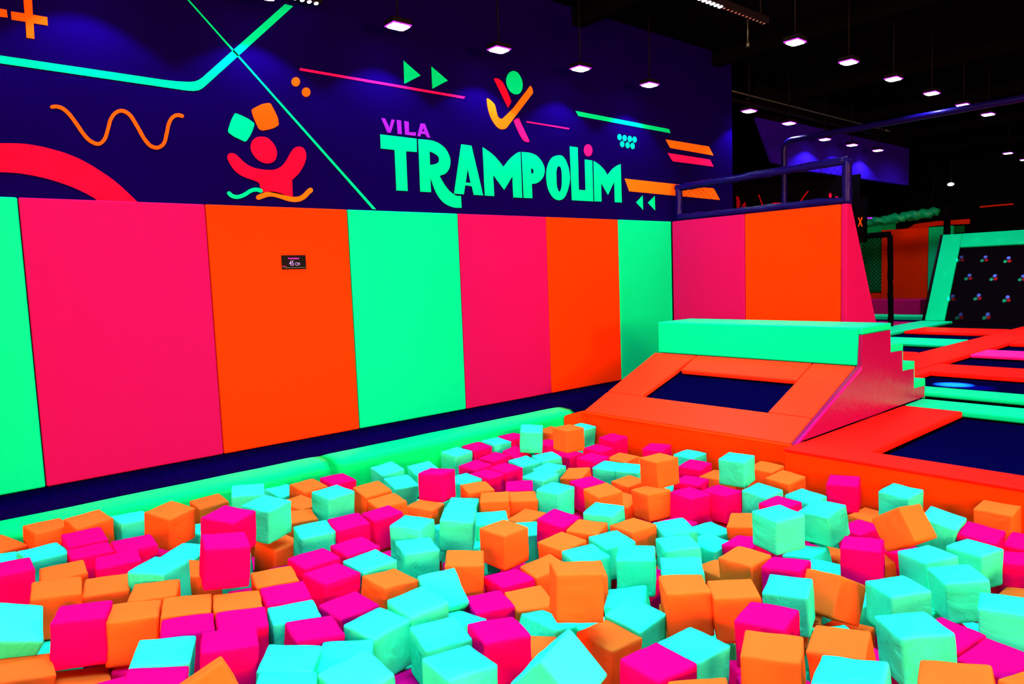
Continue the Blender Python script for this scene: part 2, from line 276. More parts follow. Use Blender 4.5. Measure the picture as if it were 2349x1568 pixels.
('painted_figure', 'red', 'pink-red torso with raised arms', [[(2.092, 2.397), (2.093, 2.401), (2.095, 2.405), (2.098, 2.409), (2.101, 2.412), (2.104, 2.415), (2.109, 2.418), (2.113, 2.42), (2.118, 2.421), (2.123, 2.422), (2.128, 2.423), (2.134, 2.423), (2.14, 2.422), (2.146, 2.421), (2.151, 2.419), (2.156, 2.417), (2.164, 2.412), (2.171, 2.406), (2.177, 2.4), (2.183, 2.394), (2.189, 2.388), (2.197, 2.381), (2.204, 2.373), (2.212, 2.366), (2.22, 2.359), (2.228, 2.353), (2.236, 2.348), (2.243, 2.343), (2.251, 2.338), (2.26, 2.334), (2.268, 2.33), (2.277, 2.326), (2.286, 2.323), (2.296, 2.32), (2.305, 2.317), (2.315, 2.315), (2.327, 2.313), (2.339, 2.312), (2.351, 2.311), (2.363, 2.31), (2.375, 2.309), (2.385, 2.308), (2.395, 2.308), (2.405, 2.308), (2.414, 2.308), (2.424, 2.308), (2.434, 2.309), (2.444, 2.31), (2.455, 2.311), (2.465, 2.313), (2.475, 2.316), (2.484, 2.319), (2.493, 2.322), (2.502, 2.326), (2.511, 2.331), (2.52, 2.336), (2.527, 2.34), (2.534, 2.345), (2.541, 2.351), (2.547, 2.356), (2.553, 2.362), (2.561, 2.371), (2.568, 2.379), (2.575, 2.388), (2.582, 2.398), (2.588, 2.407), (2.596, 2.418), (2.603, 2.43), (2.61, 2.442), (2.617, 2.453), (2.624, 2.464), (2.631, 2.473), (2.637, 2.482), (2.644, 2.491), (2.651, 2.499), (2.659, 2.507), (2.667, 2.512), (2.675, 2.517), (2.683, 2.521), (2.691, 2.524), (2.7, 2.526), (2.708, 2.526), (2.716, 2.526), (2.724, 2.525), (2.732, 2.523), (2.739, 2.52), (2.745, 2.515), (2.75, 2.509), (2.755, 2.503), (2.758, 2.496), (2.762, 2.488), (2.764, 2.481), (2.765, 2.474), (2.766, 2.467), (2.766, 2.459), (2.766, 2.452), (2.764, 2.44), (2.762, 2.429), (2.758, 2.417), (2.754, 2.406), (2.75, 2.395), (2.744, 2.382), (2.737, 2.369), (2.729, 2.356), (2.721, 2.343), (2.713, 2.331), (2.705, 2.32), (2.697, 2.309), (2.688, 2.299), (2.679, 2.289), (2.67, 2.279), (2.661, 2.271), (2.652, 2.263), (2.642, 2.255), (2.633, 2.247), (2.623, 2.24), (2.623, 2.211), (2.622, 2.182), (2.621, 2.153), (2.621, 2.125), (2.62, 2.096), (2.603, 2.098), (2.586, 2.101), (2.569, 2.103), (2.553, 2.105), (2.536, 2.107), (2.511, 2.111), (2.486, 2.116), (2.461, 2.12), (2.436, 2.123), (2.412, 2.126), (2.402, 2.126), (2.392, 2.125), (2.382, 2.125), (2.372, 2.124), (2.362, 2.123), (2.362, 2.127), (2.361, 2.13), (2.361, 2.134), (2.36, 2.137), (2.359, 2.141), (2.356, 2.144), (2.354, 2.147), (2.351, 2.149), (2.348, 2.152), (2.346, 2.155), (2.343, 2.162), (2.342, 2.17), (2.341, 2.178), (2.34, 2.186), (2.337, 2.193), (2.334, 2.196), (2.331, 2.199), (2.327, 2.202), (2.323, 2.205), (2.319, 2.207), (2.308, 2.211), (2.296, 2.215), (2.284, 2.218), (2.272, 2.221), (2.26, 2.224), (2.249, 2.227), (2.237, 2.231), (2.225, 2.235), (2.214, 2.239), (2.203, 2.244), (2.192, 2.249), (2.181, 2.255), (2.171, 2.261), (2.161, 2.268), (2.152, 2.275), (2.145, 2.282), (2.138, 2.289), (2.132, 2.297), (2.126, 2.305), (2.12, 2.313), (2.114, 2.323), (2.108, 2.332), (2.103, 2.342), (2.099, 2.352), (2.095, 2.363), (2.093, 2.37), (2.091, 2.376), (2.09, 2.383), (2.09, 2.39)]]),
('painted_wave', 'mint', 'short mint wave', [[(2.07, 2.089), (2.074, 2.085), (2.078, 2.081), (2.082, 2.076), (2.088, 2.071), (2.095, 2.067), (2.102, 2.064), (2.11, 2.061), (2.118, 2.059), (2.127, 2.058), (2.136, 2.057), (2.146, 2.058), (2.155, 2.059), (2.165, 2.061), (2.174, 2.064), (2.183, 2.067), (2.193, 2.071), (2.203, 2.076), (2.212, 2.081), (2.221, 2.086), (2.23, 2.091), (2.238, 2.096), (2.245, 2.102), (2.253, 2.107), (2.259, 2.111), (2.266, 2.114), (2.272, 2.117), (2.278, 2.12), (2.285, 2.122), (2.291, 2.123), (2.297, 2.124), (2.302, 2.125), (2.306, 2.125), (2.311, 2.125), (2.316, 2.124), (2.321, 2.123), (2.324, 2.122), (2.327, 2.122), (2.33, 2.12), (2.333, 2.119), (2.337, 2.118), (2.35, 2.118), (2.36, 2.127), (2.361, 2.14), (2.352, 2.148), (2.349, 2.15), (2.345, 2.151), (2.341, 2.152), (2.337, 2.154), (2.332, 2.155), (2.325, 2.156), (2.318, 2.157), (2.311, 2.157), (2.304, 2.157), (2.296, 2.157), (2.287, 2.155), (2.279, 2.153), (2.27, 2.15), (2.262, 2.147), (2.254, 2.143), (2.245, 2.138), (2.236, 2.133), (2.229, 2.127), (2.222, 2.122), (2.215, 2.118), (2.207, 2.113), (2.198, 2.108), (2.191, 2.104), (2.183, 2.1), (2.175, 2.097), (2.168, 2.095), (2.16, 2.092), (2.153, 2.091), (2.146, 2.09), (2.139, 2.089), (2.134, 2.09), (2.128, 2.09), (2.122, 2.092), (2.117, 2.094), (2.112, 2.096), (2.109, 2.098), (2.106, 2.101), (2.102, 2.104), (2.098, 2.109), (2.093, 2.113), (2.082, 2.117), (2.071, 2.111), (2.066, 2.099)]]),
('painted_wave', 'orange2', 'short orange wave', [[(2.329, 2.06), (2.337, 2.063), (2.344, 2.066), (2.352, 2.069), (2.359, 2.072), (2.366, 2.075), (2.375, 2.078), (2.385, 2.082), (2.394, 2.085), (2.403, 2.087), (2.411, 2.089), (2.42, 2.09), (2.429, 2.09), (2.437, 2.09), (2.446, 2.09), (2.455, 2.089), (2.465, 2.087), (2.475, 2.085), (2.486, 2.083), (2.497, 2.08), (2.508, 2.077), (2.519, 2.074), (2.529, 2.071), (2.541, 2.067), (2.553, 2.064), (2.565, 2.061), (2.577, 2.058), (2.589, 2.056), (2.602, 2.055), (2.615, 2.054), (2.628, 2.053), (2.64, 2.054), (2.652, 2.055), (2.664, 2.057), (2.676, 2.059), (2.689, 2.063), (2.701, 2.068), (2.712, 2.074), (2.724, 2.08), (2.734, 2.087), (2.745, 2.094), (2.753, 2.102), (2.761, 2.11), (2.767, 2.117), (2.773, 2.123), (2.778, 2.128), (2.782, 2.131), (2.786, 2.134), (2.79, 2.137), (2.795, 2.141), (2.8, 2.144), (2.809, 2.159), (2.805, 2.175), (2.79, 2.182), (2.773, 2.177), (2.768, 2.173), (2.763, 2.17), (2.758, 2.166), (2.753, 2.162), (2.747, 2.157), (2.74, 2.15), (2.733, 2.142), (2.727, 2.136), (2.722, 2.131), (2.717, 2.126), (2.709, 2.121), (2.701, 2.115), (2.693, 2.111), (2.685, 2.107), (2.677, 2.104), (2.669, 2.101), (2.66, 2.099), (2.651, 2.098), (2.641, 2.097), (2.632, 2.096), (2.622, 2.097), (2.611, 2.097), (2.601, 2.099), (2.59, 2.101), (2.579, 2.103), (2.569, 2.105), (2.558, 2.108), (2.547, 2.111), (2.536, 2.115), (2.524, 2.118), (2.513, 2.121), (2.502, 2.124), (2.49, 2.127), (2.478, 2.129), (2.465, 2.131), (2.454, 2.132), (2.443, 2.132), (2.432, 2.132), (2.421, 2.131), (2.409, 2.13), (2.398, 2.128), (2.386, 2.125), (2.375, 2.121), (2.365, 2.118), (2.355, 2.114), (2.346, 2.111), (2.338, 2.107), (2.33, 2.104), (2.323, 2.101), (2.316, 2.097), (2.303, 2.086), (2.302, 2.07), (2.313, 2.059)]]),
('painted_letter','violet',None,[[(3.533,2.861),(3.574,2.86),(3.616,2.779),(3.645,2.861),(3.678,2.86),(3.627,2.736),(3.591,2.734)]]),
('painted_letter','violet',None,[[(3.701,2.862),(3.747,2.862),(3.749,2.735),(3.703,2.733)]]),
('painted_letter','violet',None,[[(3.783,2.861),(3.833,2.859),(3.83,2.762),(3.912,2.768),(3.902,2.734),(3.784,2.735)]]),
('painted_letter','violet',None,[[(3.923,2.734),(3.969,2.86),(4.018,2.861),(4.074,2.733),(4.036,2.732),(4.018,2.762),(3.969,2.76),(3.957,2.734)],[(3.98,2.784),(4.01,2.788),(3.998,2.82)]]),
('painted_letter','mint',None,[[(3.513,2.71),(3.913,2.709),(3.909,2.581),(3.785,2.578),(3.782,2.203),(3.656,2.202),(3.659,2.58),(3.51,2.58)]]),
('painted_letter','mint',None,[[(3.933,2.707),(3.972,2.708),(4.011,2.709),(4.051,2.71),(4.09,2.708),(4.109,2.706),(4.127,2.703),(4.146,2.699),(4.163,2.694),(4.183,2.686),(4.202,2.677),(4.22,2.666),(4.236,2.655),(4.25,2.644),(4.261,2.632),(4.272,2.619),(4.281,2.605),(4.289,2.591),(4.296,2.576),(4.301,2.561),(4.304,2.545),(4.305,2.532),(4.305,2.519),(4.304,2.505),(4.301,2.491),(4.297,2.477),(4.292,2.463),(4.285,2.449),(4.277,2.436),(4.267,2.424),(4.257,2.413),(4.244,2.403),(4.231,2.394),(4.215,2.387),(4.198,2.382),(4.181,2.377),(4.164,2.372),(4.176,2.352),(4.189,2.332),(4.202,2.313),(4.216,2.293),(4.23,2.276),(4.245,2.259),(4.262,2.243),(4.279,2.227),(4.292,2.218),(4.306,2.21),(4.321,2.202),(4.336,2.195),(4.345,2.191),(4.354,2.188),(4.364,2.185),(4.374,2.184),(4.385,2.183),(4.396,2.184),(4.408,2.186),(4.419,2.187),(4.419,2.157),(4.419,2.126),(4.42,2.096),(4.42,2.065),(4.404,2.065),(4.389,2.064),(4.373,2.063),(4.358,2.063),(4.34,2.064),(4.323,2.066),(4.306,2.069),(4.29,2.073),(4.265,2.08),(4.24,2.089),(4.217,2.099),(4.196,2.112),(4.178,2.125),(4.162,2.141),(4.147,2.157),(4.134,2.174),(4.121,2.192),(4.11,2.21),(4.1,2.229),(4.091,2.248),(4.08,2.273),(4.071,2.298),(4.062,2.323),(4.053,2.349),(4.053,2.313),(4.053,2.277),(4.053,2.241),(4.053,2.205),(4.021,2.204),(3.989,2.204),(3.957,2.204),(3.926,2.204),(3.928,2.33),(3.93,2.456),(3.931,2.582)],[(4.058,2.601),(4.072,2.597),(4.087,2.593),(4.101,2.589),(4.115,2.584),(4.127,2.578),(4.14,2.572),(4.151,2.565),(4.16,2.557),(4.164,2.55),(4.167,2.543),(4.168,2.535),(4.168,2.527),(4.166,2.52),(4.163,2.513),(4.16,2.507),(4.157,2.5),(4.146,2.495),(4.135,2.49),(4.125,2.485),(4.114,2.481),(4.099,2.478),(4.085,2.475),(4.07,2.472),(4.056,2.469),(4.056,2.502),(4.057,2.535),(4.057,2.568)]]),
('painted_letter','mint',None,[[(4.452,2.705),(4.582,2.703),(4.709,2.203),(4.585,2.204),(4.563,2.291),(4.479,2.296),(4.456,2.203),(4.333,2.205)],[(4.486,2.326),(4.553,2.322),(4.52,2.464)]]),
('painted_letter','mint',None,[[(4.729,2.7),(4.759,2.687),(4.789,2.673),(4.819,2.66),(4.848,2.644),(4.869,2.631),(4.89,2.617),(4.91,2.602),(4.93,2.586),(4.949,2.57),(4.967,2.553),(4.984,2.535),(5.002,2.518),(5.022,2.538),(5.042,2.559),(5.062,2.579),(5.083,2.598),(5.102,2.614),(5.122,2.629),(5.142,2.644),(5.164,2.658),(5.18,2.668),(5.197,2.678),(5.215,2.686),(5.233,2.693),(5.238,2.694),(5.243,2.695),(5.248,2.696),(5.254,2.697),(5.254,2.574),(5.254,2.45),(5.254,2.327),(5.255,2.203),(5.223,2.202),(5.191,2.202),(5.159,2.202),(5.128,2.201),(5.127,2.258),(5.126,2.314),(5.125,2.371),(5.125,2.427),(5.093,2.389),(5.063,2.351),(5.032,2.313),(5.001,2.276),(4.964,2.313),(4.928,2.351),(4.891,2.388),(4.855,2.425),(4.856,2.37),(4.857,2.314),(4.858,2.259),(4.859,2.203),(4.827,2.203),(4.795,2.203),(4.763,2.203),(4.732,2.203),(4.731,2.328),(4.731,2.452),(4.73,2.576)]]),
('painted_letter','mint',None,[[(5.273,2.698),(5.305,2.699),(5.337,2.7),(5.369,2.701),(5.4,2.699),(5.424,2.696),(5.448,2.691),(5.471,2.685),(5.493,2.677),(5.512,2.666),(5.53,2.654),(5.547,2.641),(5.561,2.627),(5.575,2.612),(5.587,2.596),(5.597,2.579),(5.604,2.561),(5.607,2.549),(5.609,2.536),(5.609,2.523),(5.608,2.51),(5.604,2.494),(5.599,2.478),(5.592,2.463),(5.583,2.448),(5.572,2.434),(5.558,2.421),(5.543,2.408),(5.527,2.397),(5.513,2.389),(5.498,2.382),(5.482,2.375),(5.466,2.37),(5.451,2.367),(5.436,2.365),(5.42,2.364),(5.405,2.363),(5.405,2.323),(5.406,2.284),(5.406,2.244),(5.407,2.205),(5.374,2.204),(5.342,2.204),(5.31,2.203),(5.278,2.203),(5.277,2.327),(5.276,2.451),(5.275,2.575)],[(5.402,2.538),(5.415,2.531),(5.428,2.524),(5.438,2.515),(5.441,2.506),(5.44,2.496),(5.44,2.486),(5.428,2.48),(5.415,2.474),(5.403,2.468),(5.402,2.491),(5.402,2.515)]]),
('painted_letter','mint',None,[[(5.631,2.451),(5.632,2.47),(5.634,2.49),(5.637,2.51),(5.641,2.529),(5.647,2.55),(5.655,2.57),(5.664,2.59),(5.675,2.609),(5.687,2.627),(5.7,2.644),(5.715,2.66),(5.733,2.675),(5.75,2.684),(5.769,2.692),(5.788,2.699),(5.809,2.704),(5.827,2.708),(5.847,2.71),(5.866,2.711),(5.884,2.709),(5.898,2.704),(5.911,2.698),(5.923,2.69),(5.933,2.682),(5.949,2.665),(5.961,2.646),(5.971,2.626),(5.981,2.606),(5.989,2.587),(5.995,2.567),(6.001,2.547),(6.005,2.527),(6.008,2.51),(6.01,2.492),(6.011,2.474),(6.01,2.456),(6.007,2.436),(6.003,2.416),(5.997,2.395),(5.99,2.375),(5.981,2.352),(5.972,2.329),(5.961,2.306),(5.947,2.284),(5.937,2.267),(5.925,2.251),(5.911,2.236),(5.894,2.223),(5.878,2.215),(5.861,2.208),(5.842,2.203),(5.824,2.2),(5.804,2.2),(5.784,2.203),(5.766,2.208),(5.749,2.215),(5.731,2.224),(5.716,2.236),(5.702,2.249),(5.69,2.263),(5.677,2.279),(5.667,2.295),(5.658,2.313),(5.65,2.33),(5.642,2.36),(5.636,2.39),(5.633,2.42)],[(5.791,2.461),(5.791,2.493),(5.793,2.526),(5.802,2.558),(5.807,2.566),(5.815,2.575),(5.822,2.583),(5.832,2.584),(5.843,2.584),(5.853,2.585),(5.86,2.578),(5.866,2.57),(5.871,2.563),(5.879,2.531),(5.88,2.499),(5.879,2.466),(5.879,2.428),(5.877,2.389),(5.87,2.351),(5.864,2.334),(5.855,2.317),(5.847,2.301),(5.838,2.301),(5.83,2.3),(5.822,2.3),(5.813,2.312),(5.805,2.325),(5.798,2.338),(5.791,2.378),(5.79,2.419)]]),
('painted_letter','mint',None,[[(6.025,2.826),(6.154,2.825),(6.153,2.337),(6.27,2.336),(6.272,2.695),(6.397,2.693),(6.397,2.211),(6.032,2.209)]]),
('painted_dot', 'pink', 'pink dot over the i', [[(6.405, 2.816), (6.404, 2.801), (6.399, 2.785), (6.392, 2.771), (6.381, 2.758), (6.368, 2.748), (6.353, 2.741), (6.337, 2.737), (6.321, 2.737), (6.306, 2.74), (6.292, 2.747), (6.28, 2.756), (6.27, 2.768), (6.264, 2.782), (6.262, 2.797), (6.262, 2.813), (6.267, 2.828), (6.274, 2.843), (6.285, 2.855), (6.298, 2.865), (6.313, 2.872), (6.328, 2.876), (6.344, 2.877), (6.36, 2.874), (6.374, 2.867), (6.386, 2.858), (6.396, 2.846), (6.402, 2.832)]]),
('painted_letter','mint',None,[[(6.424,2.69),(6.447,2.681),(6.47,2.673),(6.493,2.664),(6.515,2.654),(6.541,2.641),(6.565,2.627),(6.589,2.612),(6.611,2.596),(6.626,2.582),(6.639,2.567),(6.652,2.552),(6.665,2.537),(6.683,2.554),(6.701,2.571),(6.719,2.588),(6.739,2.604),(6.759,2.619),(6.781,2.633),(6.804,2.646),(6.828,2.658),(6.848,2.667),(6.87,2.675),(6.892,2.682),(6.914,2.69),(6.915,2.572),(6.916,2.454),(6.917,2.336),(6.919,2.218),(6.886,2.218),(6.854,2.218),(6.822,2.217),(6.79,2.217),(6.789,2.281),(6.789,2.344),(6.789,2.408),(6.789,2.471),(6.758,2.428),(6.726,2.385),(6.695,2.342),(6.665,2.299),(6.635,2.334),(6.605,2.369),(6.575,2.403),(6.546,2.438),(6.545,2.382),(6.545,2.326),(6.544,2.27),(6.544,2.214),(6.512,2.214),(6.481,2.213),(6.45,2.212),(6.419,2.212),(6.42,2.332),(6.422,2.452),(6.423,2.571)]]),
('painted_bar', 'orange2', 'lower orange slanted bar', [[(6.989, 2.516), (8.931, 2.497), (9.082, 2.34), (7.068, 2.364)]]),
('painted_bar', 'orange2', 'upper orange slanted bar', [[(7.834, 3.077), (8.821, 3.073), (8.931, 2.958), (7.93, 2.975)]]),
('painted_bar', 'pink', 'pink slanted bar', [[(7.874, 2.905), (8.847, 2.893), (8.93, 2.802), (7.977, 2.806)]]),
('painted_bar', 'mint', 'long mint slanted bar', [[(6.139, 3.24), (7.907, 3.218), (7.936, 3.167), (6.184, 3.187)]]),
('painted_dot','mint',None,[[(6.945,3.022),(6.944,3.009),(6.938,2.997),(6.929,2.987),(6.917,2.98),(6.904,2.978),(6.891,2.981),(6.88,2.988),(6.872,2.998),(6.868,3.01),(6.869,3.023),(6.875,3.036),(6.884,3.045),(6.896,3.052),(6.909,3.054),(6.922,3.051),(6.933,3.045),(6.941,3.034)]]),
('painted_dot','mint',None,[[(7.041,3.02),(7.04,3.007),(7.034,2.994),(7.025,2.985),(7.013,2.978),(6.999,2.976),(6.986,2.979),(6.975,2.986),(6.967,2.996),(6.964,3.008),(6.965,3.021),(6.97,3.034),(6.98,3.044),(6.992,3.05),(7.005,3.052),(7.018,3.05),(7.029,3.043),(7.037,3.033)]]),
('painted_dot','mint',None,[[(7.14,3.018),(7.139,3.005),(7.133,2.992),(7.124,2.982),(7.111,2.976),(7.098,2.974),(7.085,2.976),(7.073,2.983),(7.065,2.994),(7.062,3.006),(7.063,3.02),(7.068,3.032),(7.078,3.042),(7.09,3.048),(7.104,3.05),(7.117,3.048),(7.128,3.041),(7.136,3.031)]]),
('painted_dot','mint',None,[[(7.235,3.019),(7.234,3.006),(7.228,2.994),(7.218,2.983),(7.206,2.977),(7.192,2.975),(7.178,2.978),(7.167,2.984),(7.159,2.995),(7.155,3.008),(7.156,3.021),(7.162,3.033),(7.172,3.043),(7.184,3.05),(7.198,3.052),(7.211,3.049),(7.223,3.043),(7.231,3.032)]]),
('painted_dot','mint',None,[[(6.992,2.941),(6.991,2.928),(6.985,2.916),(6.976,2.906),(6.964,2.899),(6.951,2.897),(6.938,2.9),(6.927,2.907),(6.919,2.917),(6.915,2.93),(6.916,2.943),(6.922,2.955),(6.931,2.965),(6.943,2.971),(6.956,2.973),(6.969,2.971),(6.981,2.964),(6.988,2.954)]]),
('painted_dot','mint',None,[[(7.095,2.937),(7.094,2.924),(7.088,2.911),(7.079,2.901),(7.067,2.895),(7.053,2.893),(7.04,2.896),(7.029,2.903),(7.021,2.913),(7.017,2.926),(7.018,2.939),(7.024,2.951),(7.033,2.961),(7.045,2.968),(7.059,2.97),(7.072,2.967),(7.083,2.96),(7.091,2.95)]]),
('painted_dot','mint',None,[[(7.192,2.936),(7.191,2.923),(7.185,2.91),(7.176,2.9),(7.163,2.894),(7.149,2.892),(7.136,2.895),(7.125,2.902),(7.117,2.912),(7.113,2.925),(7.114,2.938),(7.12,2.95),(7.129,2.96),(7.142,2.967),(7.155,2.969),(7.169,2.966),(7.18,2.959),(7.188,2.949)]]),
('painted_triangle','mint',None,[[(7.2,2.231),(7.33,2.325),(7.334,2.14)]]),
('painted_triangle','mint',None,[[(7.437,2.235),(7.577,2.328),(7.58,2.142)]]),
('painted_line', 'pink', 'short thin pink line', [[(5.358, 3.036), (6.022, 3.032), (6.017, 3.016), (5.363, 3.023)]]),
('painted_triangle','mint',None,[[(3.809,3.424),(3.995,3.314),(3.806,3.209)]]),
('painted_triangle','mint',None,[[(4.126,3.422),(4.316,3.314),(4.127,3.208)]]),
('painted_circle', 'mint', 'green head of the tick-shaped figure', [[(5.087, 3.427), (5.089, 3.444), (5.094, 3.461), (5.102, 3.478), (5.112, 3.494), (5.125, 3.509), (5.141, 3.523), (5.158, 3.532), (5.176, 3.54), (5.195, 3.545), (5.213, 3.546), (5.231, 3.544), (5.247, 3.539), (5.263, 3.53), (5.276, 3.519), (5.288, 3.506), (5.299, 3.49), (5.309, 3.473), (5.316, 3.455), (5.319, 3.437), (5.321, 3.418), (5.319, 3.399), (5.315, 3.381), (5.309, 3.363), (5.299, 3.346), (5.288, 3.334), (5.275, 3.322), (5.259, 3.313), (5.244, 3.307), (5.228, 3.304), (5.213, 3.303), (5.194, 3.303), (5.177, 3.306), (5.161, 3.311), (5.144, 3.319), (5.13, 3.331), (5.117, 3.343), (5.108, 3.356), (5.1, 3.369), (5.094, 3.384), (5.089, 3.398), (5.087, 3.412)]]),
('painted_bar', 'red', 'upper pink limb of the tick-shaped figure', [[(4.916, 3.424), (4.933, 3.428), (4.951, 3.431), (4.968, 3.432), (4.983, 3.429), (4.997, 3.424), (5.011, 3.418), (5.021, 3.413), (5.031, 3.407), (5.039, 3.401), (5.082, 3.344), (5.115, 3.281), (5.148, 3.218), (5.132, 3.193), (5.115, 3.169), (5.099, 3.145), (5.037, 3.239), (4.976, 3.332)]]),
('painted_tick', 'orange2', 'orange tick forming a leaping figure', [[(4.81, 3.205), (4.816, 3.206), (4.822, 3.207), (4.827, 3.207), (4.845, 3.202), (4.861, 3.194), (4.876, 3.185), (4.89, 3.176), (4.903, 3.166), (4.914, 3.155), (4.921, 3.141), (4.926, 3.126), (4.93, 3.111), (4.935, 3.089), (4.94, 3.068), (4.948, 3.047), (4.953, 3.039), (4.96, 3.031), (4.969, 3.025), (4.98, 3.022), (4.992, 3.02), (5.005, 3.018), (5.01, 3.021), (5.015, 3.023), (5.02, 3.026), (5.169, 3.148), (5.301, 3.286), (5.436, 3.427), (5.445, 3.417), (5.453, 3.407), (5.461, 3.397), (5.466, 3.383), (5.469, 3.368), (5.472, 3.353), (5.343, 3.219), (5.216, 3.087), (5.091, 2.959), (5.081, 2.948), (5.071, 2.937), (5.059, 2.928), (5.045, 2.921), (5.03, 2.916), (5.014, 2.913), (4.997, 2.912), (4.979, 2.912), (4.963, 2.915), (4.944, 2.923), (4.928, 2.933), (4.914, 2.945), (4.89, 2.968), (4.87, 2.994), (4.853, 3.02), (4.84, 3.045), (4.83, 3.071), (4.822, 3.097), (4.815, 3.133), (4.812, 3.169)]]),
('painted_bar', 'pink', 'lower pink limb of the tick-shaped figure', [[(5.174, 3.017), (5.185, 3.026), (5.196, 3.035), (5.208, 3.043), (5.22, 3.048), (5.233, 3.052), (5.246, 3.056), (5.295, 2.978), (5.344, 2.9), (5.394, 2.821), (5.385, 2.818), (5.375, 2.814), (5.366, 2.812), (5.35, 2.812), (5.334, 2.813), (5.319, 2.817), (5.305, 2.824), (5.293, 2.833), (5.282, 2.844), (5.24, 2.899), (5.207, 2.958)]])):
    o = flat_shape(name, loops, M['p_' + colr], on_left_wall(-0.058), wall_left, 0.006)
    if lab: o['label'] = lab

# wall pads
ys = [-5.45, -4.23, -3.01, -1.785, -0.565, 0.655, 1.872, 3.10, 4.33, 5.557, 6.778, 7.85]
cs = ['pink', 'orange', 'mint', 'pink', 'mint', 'pink', 'orange', 'mint', 'pink', 'orange', 'mint']
lab = {4: 'mint green wall pad cut off by the left edge of the photo', 5: 'wide pink wall pad, leftmost pink one on the long wall',
       6: 'orange wall pad with the small black 45 cm sign on it', 7: 'mint green wall pad right of the orange pad with the sign',
       8: 'pink wall pad below the large mint lettering', 9: 'orange wall pad left of the corner mint pad',
       10: 'mint green wall pad in the corner behind the ramp'}
for i in range(3, 11):
    o = box('wall_pad', -0.058, 0.0, ys[i] + 0.003, ys[i + 1] - 0.003, 0.003, 2.0, M[cs[i]], bevel=0.012)
    tag(o, lab.get(i, 'pink wall pad further left along the wall, outside the photo'), 'wall pad', 'tall padded panels on the wall')

# partition behind the ramp
part = struct(box('wall_partition', -0.05, 2.24, 7.92, 7.99, -0.34, 1.98, M['black'], bevel=0))
o = box('wall_pad', 0.005, 1.075, 7.85, 7.918, 0.003, 2.0, M['pink']); tag(o, 'pink wall pad facing the camera behind the ramp', 'wall pad', 'tall padded panels on the wall')
o = box('wall_pad', 1.081, 2.245, 7.85, 7.918, 0.003, 2.0, M['orange']); tag(o, 'orange wall pad facing the camera behind the ramp steps', 'wall pad', 'tall padded panels on the wall')
o = prism('end_pad', [(2.25, 7.85, 0.0), (2.25, 7.85, 2.0), (2.25, 7.955, 2.0), (2.25, 8.95, 0.0)], (0.065, 0, 0), M['pink'], bevel=0.01)
tag(o, 'pink wedge-shaped pad closing the end of the partition', 'wall pad')

# padded pipe frame with net on top of the partition
fr = empty('safety_net', (0.06, 7.95, 2.0)); tag(fr, 'navy padded pipe frame with diamond net above the partition', 'safety net frame')
tube('rail', line((0.02, 7.94, 2.045), (2.28, 7.94, 2.045), 40), 0.045, M['padpipe'], fr, wob=0.35)
tube('rail', line((0.02, 7.94, 2.44), (2.27, 7.94, 2.47), 40), 0.045, M['padpipe'], fr, wob=0.35)
tube('post', line((0.06, 7.94, 2.0), (0.06, 7.94, 2.44), 10), 0.045, M['padpipe'], fr, wob=0.2)
tube('post', line((2.27, 7.94, 2.0), (2.27, 7.94, 2.48), 10), 0.05, M['padpipe'], fr, wob=0.2)
def net(name, x0, x1, z0, z1, y, pitch, r, m, parent):
    bm = bmesh.new(); h = z1 - z0
    k = x0 - h
    while k < x1:
        for sgn in (1, -1):
            xa, xb = (k, k + h) if sgn > 0 else (k + h, k)
            a, b = Vector((xa, y, z0)), Vector((xb, y, z1))
            # clip to the frame
            ta, tb = 0.0, 1.0
            d = b - a
            for lim, s2 in ((x0, 1), (x1, -1)):
                va, vb = (a.x - lim) * s2, (b.x - lim) * s2
                if va < 0 and vb < 0: ta, tb = 1, 0; break
                if va < 0: ta = max(ta, va / (va - vb))
                if vb < 0: tb = min(tb, va / (va - vb))
            if tb - ta > 0.02:
                tube_bm([a + d * ta, a + d * tb], r, 4, bm)
        k += pitch
    return link(name, bm, m, parent, wn=False)
net('net', 0.08, 2.25, 2.05, 2.45, 7.94, 0.075, 0.0013, M['net'], fr)

# ------------------------------------------------------------------ pit edges
def edge_pad(y0, y1, lbl):
    prof = [(0.635, -0.70), (0.635, -0.03), (0.655, 0.0), (0.70, 0.012), (0.86, 0.004), (0.905, -0.02), (0.925, -0.06), (0.93, -0.70)]
    bm = bmesh.new(); rings = []
    n = 30
    for i in range(n + 1):
        t = i / n; y = y0 + (y1 - y0) * t
        pin = 0.004 * (1 if i in (0, n) else 0)
        ring = [bm.verts.new((x - (pin if x > .8 else -pin), y, z - pin + (0.005 * noise.noise(Vector((x * 3, y * 2.5, z))) if 0 < i < n else 0))) for x, z in prof]
        rings.append(ring)
    for a, b in zip(rings, rings[1:]):
        for k in range(len(prof)):
            bm.faces.new((a[k], a[(k + 1) % len(prof)], b[(k + 1) % len(prof)], b[k]))
    bm.faces.new(rings[0]); bm.faces.new(rings[-1][::-1])
    o = link('pit_edge_pad', bm, M['mint_edge'], None)
    tag(o, lbl, 'edge pad', 'mint pads along the pit edge')
edge_pad(-0.1, 2.36, 'nearer mint green pit edge pad beside the dark walkway, left end')
edge_pad(2.37, 4.99, 'farther mint green pit edge pad running to the orange ramp wall')
edge_pad(-2.6, -0.11, 'mint green pit edge pad left of the photo frame')

